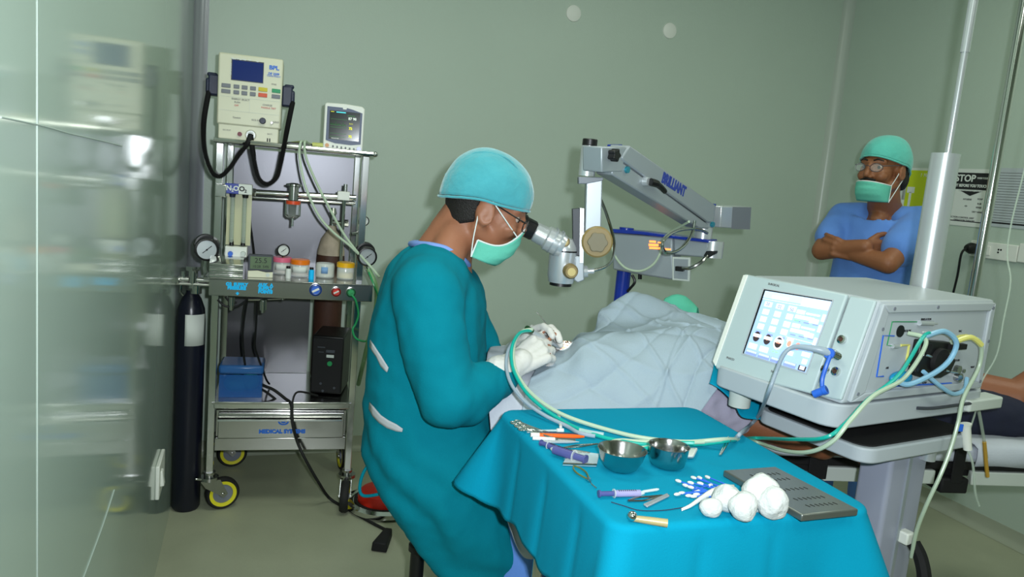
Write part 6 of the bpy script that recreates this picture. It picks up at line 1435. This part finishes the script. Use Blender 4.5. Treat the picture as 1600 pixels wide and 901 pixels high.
# ------------------------------------------------------------------ the standing man
MO = AY(1380, 269, 3.15)
fT = V(-.62, -.78, 0).normalized(); lT = V(.78, -.62, 0).normalized()
chC = AY(1374, 372, 3.22)
man = root('person', 'standing man in blue scrubs with folded arms, mask pulled below his nose', 'person', V(chC.x, chC.y, 0))
mh = Head(MO, atan2(-.57, -.82), radians(-2), 0, .99)
body = MB(); mh.geo(body)
nbm = V(chC.x, chC.y, 0) - fT * .02 + V(0, 0, AY(1385, 330, 3.2).z)
body.chain([mh.P(-.02, 0, -.02), mh.P(-.03, 0, -.08), nbm + V(0, 0, -.02)], [.060, .060, .068])
zS = AY(1374, 343, 3.22).z
shL = V(chC.x, chC.y, zS) + lT * .150; shR = V(chC.x, chC.y, zS) - lT * .150
hipM = V(chC.x, chC.y, .92); chM = V(chC.x, chC.y, 1.25)
body.chain([nbm, chM, hipM], [.07, .10, .10]); body.chain([nbm + fT * .03 + V(0, 0, -.01), nbm + fT * .085 + V(0, 0, -.035), nbm + fT * .112 + V(0, 0, -.085)], [.055, .035, .012])
for g, s0 in ((1, shL), (-1, shR)): body.cap(nbm + V(0, 0, -.05), s0, .05, .055); body.cap(chM + lT * g * .06, hipM + lT * g * .06, .085, .088)
elR, haR = AY(1284, 391, 3.22), AY(1352, 385, 3.06)
elL, haL = AY(1388, 411, 2.98), AY(1336, 397, 3.10)
body.chain([shR, elR, haR], [.05, .041, .030]); body.chain([shL, elL, haL], [.05, .041, .030])
hand(body, haR, V(.9, .25, -.1), V(.0, .9, .1), V(0, 0, 1), flex=(25, 35, 25), thumb=(.7, .55, .2))
hand(body, haL, V(-.8, .5, .25), V(.2, .9, 0), V(0, 0, 1), flex=(25, 35, 25), thumb=(.95, .05, .2))
ankM = [V(chC.x, chC.y, .09) + lT * g * .11 for g in (-1, 1)]
for g, A in zip((-1, 1), ankM): body.chain([hipM + lT * g * .09, V(A.x, A.y, .5) + fT * .02, A, A + fT * .12 + V(0, 0, -.05)], [.09, .058, .038, .03])
bm_ = body.build('standing_body', 'skin2', man, True, smooth=180, fuse=.0052, relax=2)
mh.eyes(man, bm_); mh.cap(man, 'capc2', .058, .034, -.018, .150, .112, .090, puff=1.35, seed=5.0)
mh.mask(man, -.047, -.055, -.122, xs=.034, xf=.119, w=.064, xb=.084); mh.glasses(man, 'dgrey', dz=.003)
mb = MB(); mb.tube(spline([mh.P(.095, -.03, -.042), mh.P(.107, -.012, -.038), mh.P(.109, 0, -.036), mh.P(.107, .012, -.038), mh.P(.095, .03, -.042)], 4), .0048, 8); mb.build('moustache', 'hair', man, True, smooth=180)
for g in (-1, 1):
    mb = MB(); mb.ell(mh.P(-.035, g * .070, -.008), (.022, .010, .040), mh.R, 14, 10); mb.ell(mh.P(-.07, g * .045, -.02), (.03, .024, .045), mh.R, 14, 10); mb.build('hair', 'hair', man, True, smooth=180)
# shirt
rowsz = [(nbm.z + .005, .070, .066, -.015), (nbm.z - .015, .115, .082, -.01), (zS + .035, .135, .095, 0), (zS, .155, .108, .0), (zS - .07, .163, .118, .005), (zS - .16, .165, .12, .005), (1.10, .168, .118, .0), (.98, .172, .118, 0), (.88, .18, .125, 0), (.80, .185, .13, 0)]
rows = [ring(V(chC.x, chC.y, z) + fT * off, lT, fT, w, d, 40, 2.2) for z, w, d, off in rowsz]
for k_, lo in ((0, .11), (1, .085), (2, .045)):
    for p in rows[k_]: p.z -= lo * max(0, (p - V(chC.x, chC.y, p.z)).dot(fT) / rowsz[k_][2]) ** 1.5
cols = [spline([r[i] for r in rows], 3) for i in range(40)]; rows = [list(x) for x in zip(*cols)]
mb = MB(); mb.grid(rows, wrap=True, close=True)
mb.chain([shR + lT * .06, shR + V(0, 0, -.008), shR.lerp(elR, .62)], [.066, .066, .064], 18)
mb.chain([shL - lT * .06, shL, shL.lerp(elL, .35), shL.lerp(elL, .60)], [.066, .070, .076, .078], 18)
shirt = mb.build('scrub_shirt', 'scrub', man, True, smooth=180, fuse=.0085, relax=5, disp=folds(.007, 11, 9, (1, 1, .6)))
# v neck
vn = []
h0 = [hit(shirt, x, y) for x, y in ((1357, 318), (1361, 328), (1364, 338), (1367, 341), (1376, 334), (1388, 325), (1398, 316))]
h0 = [h for h in h0 if h]
if len(h0) > 3:
    mb = MB(); mb.tube(spline([h[0] + h[1] * .002 for h in h0], 4), .0035, 6); mb.build('neckline', mat('scrub_edge', rgb(78, 120, 190), .8), shirt, True, smooth=180)
    0 and decal(shirt, 'open_neck', [((1361, 318), (1396, 316)), ((1362, 324), (1388, 322)), ((1363, 330), (1380, 329)), ((1364, 336), (1373, 335)), ((1365, 341), (1367, 341))], 'skin2', man, .001)
mb = MB()
for g, A in zip((-1, 1), ankM): mb.chain([hipM + lT * g * .09 + V(0, 0, -.02), V(A.x, A.y, .5) + fT * .02, A + V(0, 0, .0)], [.115, .085, .075])
mb.build('trousers', 'scrub', man, True, smooth=180, fuse=.010, relax=4, disp=folds(.007, 12, 5, (1, 1, .3)))
for A in ankM:
    mb = MB(); mb.chain([A + fT * -.03 + V(0, 0, -.045), A + fT * .06 + V(0, 0, -.045), A + fT * .15 + V(0, 0, -.05)], [.042, .042, .035]); mb.build('shoe', 'blackm', man, True, smooth=180, fuse=.007, relax=3)

# ------------------------------------------------------------------ the patient
pat = root('person', 'patient lying on the operating table under white drapes, brown arm and knee showing', 'person', BW(.75, .25, .75), BA)
zax = -BU; xax = V(0, 0, 1); yax = zax.cross(xax)
phd = Head(AY(887, 545, 2.14) - V(0, 0, .100) + BU * .03, 0, 0, 0, .97, R=Matrix((xax, yax, zax)).transposed())
body = MB(); phd.geo(body)
body.chain([phd.P(-.02, 0, -.03), phd.P(-.03, 0, -.13)], [.055, .065])
T0 = phd.O + BU * .25; T0.z = .86
body.chain([phd.P(-.03, 0, -.13), T0], [.06, .09])
T1 = BW(.62, .26, .86); T2 = BW(.98, .26, .84)
for g in (-1, 1): body.cap(T0 + BV * g * .09, T1 + BV * g * .07, .085, .10); body.cap(T1 + BV * g * .07, T2 + BV * g * .06, .10, .095)
sA = T0 - BV * .19; eA = AY(1146, 652, 2.02); wA = AY(1285, 692, 1.975)
eA.z = max(eA.z, .80); body.chain([sA, eA, wA], [.05, .052, .044]); hand(body, wA, wA - eA, V(0, 0, -1), V(0, 1, 0), flex=(10, 15, 10), thumb=(.8, .5, .1))
sB = T0 + BV * .17; body.chain([sB, BW(.62, .46, .81), BW(.85, .47, .80)], [.05, .042, .034])
kneeN = BW(1.42, .12, .815); body.chain([T2 - BV * .08, kneeN, BW(1.85, .12, .79), BW(1.87, .12, .87)], [.08, .055, .04, .03])
kA, kB = AY(1590, 624, 2.26), AY(1665, 580, 2.32)
body.chain([T2 + BV * .08, BW(1.35, .34, .85), kA, kB, BW(1.86, .40, .80), BW(1.9, .4, .86)], [.085, .07, .058, .064, .045, .03])
pb = body.build('patient_body', 'skin3', pat, True, smooth=180, fuse=.006, relax=2)
phd.eyes(pat, pb)
mb = MB(); mb.chain([T2 - BV * .08, kneeN, BW(1.75, .12, .785)], [.09, .068, .050]); mb.chain([T2 + BV * .08, BW(1.35, .34, .855), kA.lerp(BW(1.35, .34, .85), .5)], [.095, .082, .064]); mb.chain([T2 - BV * .08, T2 + BV * .08], [.1, .1])
mb.build('trousers', 'navyc', pat, True, smooth=180, fuse=.008, relax=4, disp=folds(.006, 14, 2))
mb = MB(); mb.chain([sA + BV * .04, sA.lerp(eA, .4), sA.lerp(eA, .8), eA.lerp(wA, .02)], [.072, .062, .060, .060]); sv = mb.build('sleeve', mat('grey_lavender_cloth', rgb(165, 160, 180), .85, bump=.12, bscale=250, var=.06), pat, True, smooth=180, fuse=.007, relax=4, disp=folds(.007, 22, 6))
mb = MB(); mb.tube([eA.lerp(wA, -.02), eA.lerp(wA, .09)], [.064, .055], 24); mb.build('cuff', 'paper', pat, True, smooth=60, bevel=.003)

# ------------------------------------------------------------------ drapes over the patient
def cloth(name, lab, cols, nu, nv, m, cr=.004, sc_=9, seed=1, loc=None, creases=(), quilt=0.0, cell=.13):
    t = root(name, lab, 'drape', loc or cols[0][0])
    C = [resample(spline(c, 8), nv) for c in cols]
    R_ = [resample(spline([c[j] for c in C], 8), nu) for j in range(nv)]
    Lu = [0.0]; Lv = [0.0]
    for i in range(1, nu): Lu.append(Lu[-1] + (R_[nv // 3][i] - R_[nv // 3][i - 1]).length)
    for j in range(1, nv): Lv.append(Lv[-1] + (R_[j][nu // 2] - R_[j - 1][nu // 2]).length)
    for j in range(nv):
        for i in range(nu):
            p = R_[j][i]; q = p * sc_ + V(seed, 0, seed)
            d = (1 - 2 * abs(noise.noise(q))) * cr + noise.noise(q * 3.1) * cr * .35
            for (a0, b0, a1, b1, amp, wd_) in creases:      # pressed fold lines, in cloth coordinates
                u, v = i / (nu - 1), j / (nv - 1); L2_ = (a1 - a0) ** 2 + (b1 - b0) ** 2; tt = max(0, min(1, ((u - a0) * (a1 - a0) + (v - b0) * (b1 - b0)) / L2_))
                dd = hypot(u - a0 - tt * (a1 - a0), v - b0 - tt * (b1 - b0)); d += amp * max(0, 1 - dd / wd_)
            if quilt:     # pressed fold lines of the unfolded sheet
                for s_, o_ in ((Lu[i] * .75 + Lv[j], .02), (Lu[i] * .8 - Lv[j] * 1.0, .05)):
                    t_ = (s_ + o_) / cell; n_ = round(t_); d += quilt * (1 if n_ % 2 else -1) * math.exp(-abs(t_ - n_) * cell / .016)
            R_[j][i] = p + V(0, -.6, .8) * d
    mb = MB(); mb.grid(R_); return t, mb.build('cloth', m, t, True, smooth=180, solid=.0016)
def col(*a): return [AY(x, y, Yd) for x, y, Yd in a]
cols = [
 col((812, 668, 1.80), (816, 640, 1.84), (822, 610, 1.90), (838, 575, 2.00), (850, 556, 2.10), (856, 551, 2.22), (858, 556, 2.36), (858, 575, 2.42)),
 col((850, 676, 1.81), (850, 645, 1.85), (852, 612, 1.90), (858, 575, 1.98), (864, 552, 2.07), (866, 545, 2.2), (868, 550, 2.36), (868, 575, 2.42)),
 col((886, 690, 1.82), (886, 650, 1.86), (886, 610, 1.91), (886, 575, 1.97), (887, 551, 2.05), (888, 541, 2.14), (889, 541, 2.34), (889, 575, 2.43)),
 col((922, 700, 1.83), (919, 650, 1.87), (914, 600, 1.92), (910, 560, 1.97), (907, 536, 2.05), (906, 525, 2.14), (906, 526, 2.34), (908, 570, 2.44)),
 col((940, 700, 1.835), (936, 650, 1.875), (931, 600, 1.925), (928, 560, 1.97), (926, 532, 2.05), (925, 521, 2.12), (927, 519, 2.28), (931, 540, 2.44)),
 col((955, 700, 1.84), (950, 650, 1.88), (944, 600, 1.93), (940, 560, 1.975), (938, 532, 2.05), (937, 521, 2.12), (935, 508, 2.26), (936, 488, 2.33), (938, 520, 2.44)),
 col((975, 700, 1.845), (968, 650, 1.885), (958, 600, 1.935), (954, 560, 1.98), (950, 528, 2.06), (949, 519, 2.13), (948, 505, 2.25), (951, 478, 2.33), (956, 510, 2.45)),
 col((1005, 700, 1.85), (998, 650, 1.89), (985, 600, 1.94), (977, 560, 1.99), (972, 526, 2.07), (970, 518, 2.14), (967, 503, 2.25), (968, 465, 2.34), (972, 500, 2.46)),
 col((1045, 700, 1.86), (1036, 650, 1.90), (1022, 600, 1.95), (1010, 560, 2.00), (1004, 522, 2.08), (1002, 516, 2.16), (998, 500, 2.26), (993, 455, 2.35), (996, 490, 2.48)),
 col((1082, 660, 1.88), (1072, 625, 1.92), (1058, 585, 1.97), (1050, 550, 2.02), (1046, 515, 2.10), (1044, 511, 2.17), (1038, 500, 2.26), (1032, 467, 2.36), (1036, 500, 2.48)),
 col((1118, 612, 1.93), (1110, 590, 1.95), (1098, 560, 2.0), (1092, 535, 2.04), (1087, 513, 2.11), (1084, 510, 2.18), (1080, 503, 2.27), (1074, 488, 2.37), (1078, 510, 2.48)),
 col((1142, 590, 1.96), (1138, 572, 1.98), (1133, 552, 2.03), (1130, 535, 2.08), (1127, 521, 2.14), (1126, 518, 2.20), (1124, 512, 2.28), (1120, 500, 2.38), (1122, 520, 2.48)),
 col((1180, 580, 2.00), (1178, 565, 2.03), (1176, 550, 2.07), (1174, 538, 2.12), (1172, 526, 2.18), (1170, 520, 2.28), (1168, 518, 2.38), (1168, 540, 2.48))]
wd_, wc = cloth('patient_drape', 'white paper drape over the patient\'s head and chest, open at the lit eye', cols, 190, 150, 'drape', .0022, 9, 4, None,
   ((.30, .75, .62, .05, .006, .012), (.52, .62, .80, .05, .006, .012), (.12, .5, .5, .12, .005, .012), (.45, .08, .78, .55, .004, .012), (.60, .60, .95, .3, .005, .014), (.36, .8, .55, .55, .006, .018), (.72, .95, .60, .6, .006, .02)), .0075, .16)
# the opened eye: skin patch, eye, speculum
ec = AY(884, 538, 2.12)
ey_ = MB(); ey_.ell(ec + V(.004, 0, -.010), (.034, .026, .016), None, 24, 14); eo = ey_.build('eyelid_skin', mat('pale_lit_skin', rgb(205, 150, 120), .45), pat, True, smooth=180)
mb = MB(); mb.ell(ec + V(.002, -.004, -.001), .0125, None, 20, 14); ee = mb.build('eyeball', 'paper', eo, True, smooth=180)
mb = MB(); mb.ell(ec + V(.002, -.008, .009), (.006, .006, .003), None, 14, 8); mb.build('iris', mat('brown_iris', rgb(60, 40, 26), .3), ee, True, smooth=180)
es = root('eye_clip', 'wire eyelid speculum holding the patient\'s eye open', 'speculum', ec)
mb = MB(); mb.tube(spline([ec + V(-.014, -.006, .008), ec + V(0, -.016, .008), ec + V(.02, -.014, .006), ec + V(.035, -.01, .004), ec + V(.02, .008, .006), ec + V(0, .012, .008), ec + V(-.014, .004, .008)], 6), .0011, 6); mb.build('wire', 'chrome', es, True)
# head sheet hanging at the head of the table
hs = [col((778, 541, 2.34), (764, 546, 2.10), (760, 575, 1.96), (762, 620, 1.88), (768, 680, 1.84), (778, 750, 1.77), (788, 800, 1.735), (796, 820, 1.72)),
      col((800, 540, 2.34), (800, 548, 2.10), (800, 590, 1.94), (800, 640, 1.86), (802, 700, 1.83), (804, 770, 1.77), (809, 825, 1.735), (815, 868, 1.72)),
      col((830, 545, 2.36), (832, 562, 2.10), (834, 605, 1.93), (836, 650, 1.86), (836, 720, 1.83), (837, 790, 1.77), (838, 830, 1.735), (840, 872, 1.72)),
      col((850, 552, 2.36), (852, 575, 2.08), (854, 620, 1.92), (856, 660, 1.86), (856, 730, 1.83), (856, 790, 1.78), (856, 830, 1.74), (857, 852, 1.725))]
cloth('head_sheet', 'grey white sheet over the head end of the table, hanging behind the teal drape', hs, 40, 60, 'sheet', .004, 14, 8)
tc = [col((1108, 600, 1.97), (1112, 585, 2.0), (1115, 570, 2.05), (1118, 550, 2.12)), col((1130, 612, 1.95), (1132, 595, 1.99), (1135, 575, 2.05), (1138, 550, 2.12)), col((1147, 632, 1.94), (1150, 610, 1.98), (1153, 585, 2.05), (1156, 560, 2.12)),
      col((1160, 652, 1.945), (1165, 625, 1.98), (1170, 595, 2.05), (1175, 570, 2.12)), col((1185, 656, 1.955), (1190, 630, 1.99), (1195, 600, 2.05), (1200, 575, 2.12)), col((1225, 650, 1.97), (1228, 630, 2.0), (1230, 605, 2.06), (1235, 585, 2.14)), col((1265, 650, 1.99), (1268, 630, 2.02), (1270, 610, 2.07), (1275, 590, 2.15))]
tc = [[CAM + (p - CAM) * (1 - .075 / p.y) for p in c] for c in tc]
cloth('patient_towel', 'teal cloth over the patient\'s middle below the console', tc, 40, 24, 'teal', .004, 14, 3)
tg = [col((1030, 500, 2.42), (1034, 478, 2.43), (1040, 466, 2.46), (1044, 476, 2.52)), col((1048, 500, 2.42), (1051, 470, 2.43), (1056, 461, 2.46), (1060, 475, 2.52)), col((1066, 505, 2.42), (1069, 473, 2.43), (1074, 466, 2.46), (1078, 480, 2.52)), col((1086, 510, 2.43), (1088, 490, 2.44), (1090, 482, 2.47), (1094, 495, 2.53))]
cloth('towel', 'pale green cloth corner peeking out behind the white drape', tg, 24, 20, mat('mint_towel', rgb(90, 190, 160), .85, bump=.12, bscale=300, var=.1), .004, 20, 5)
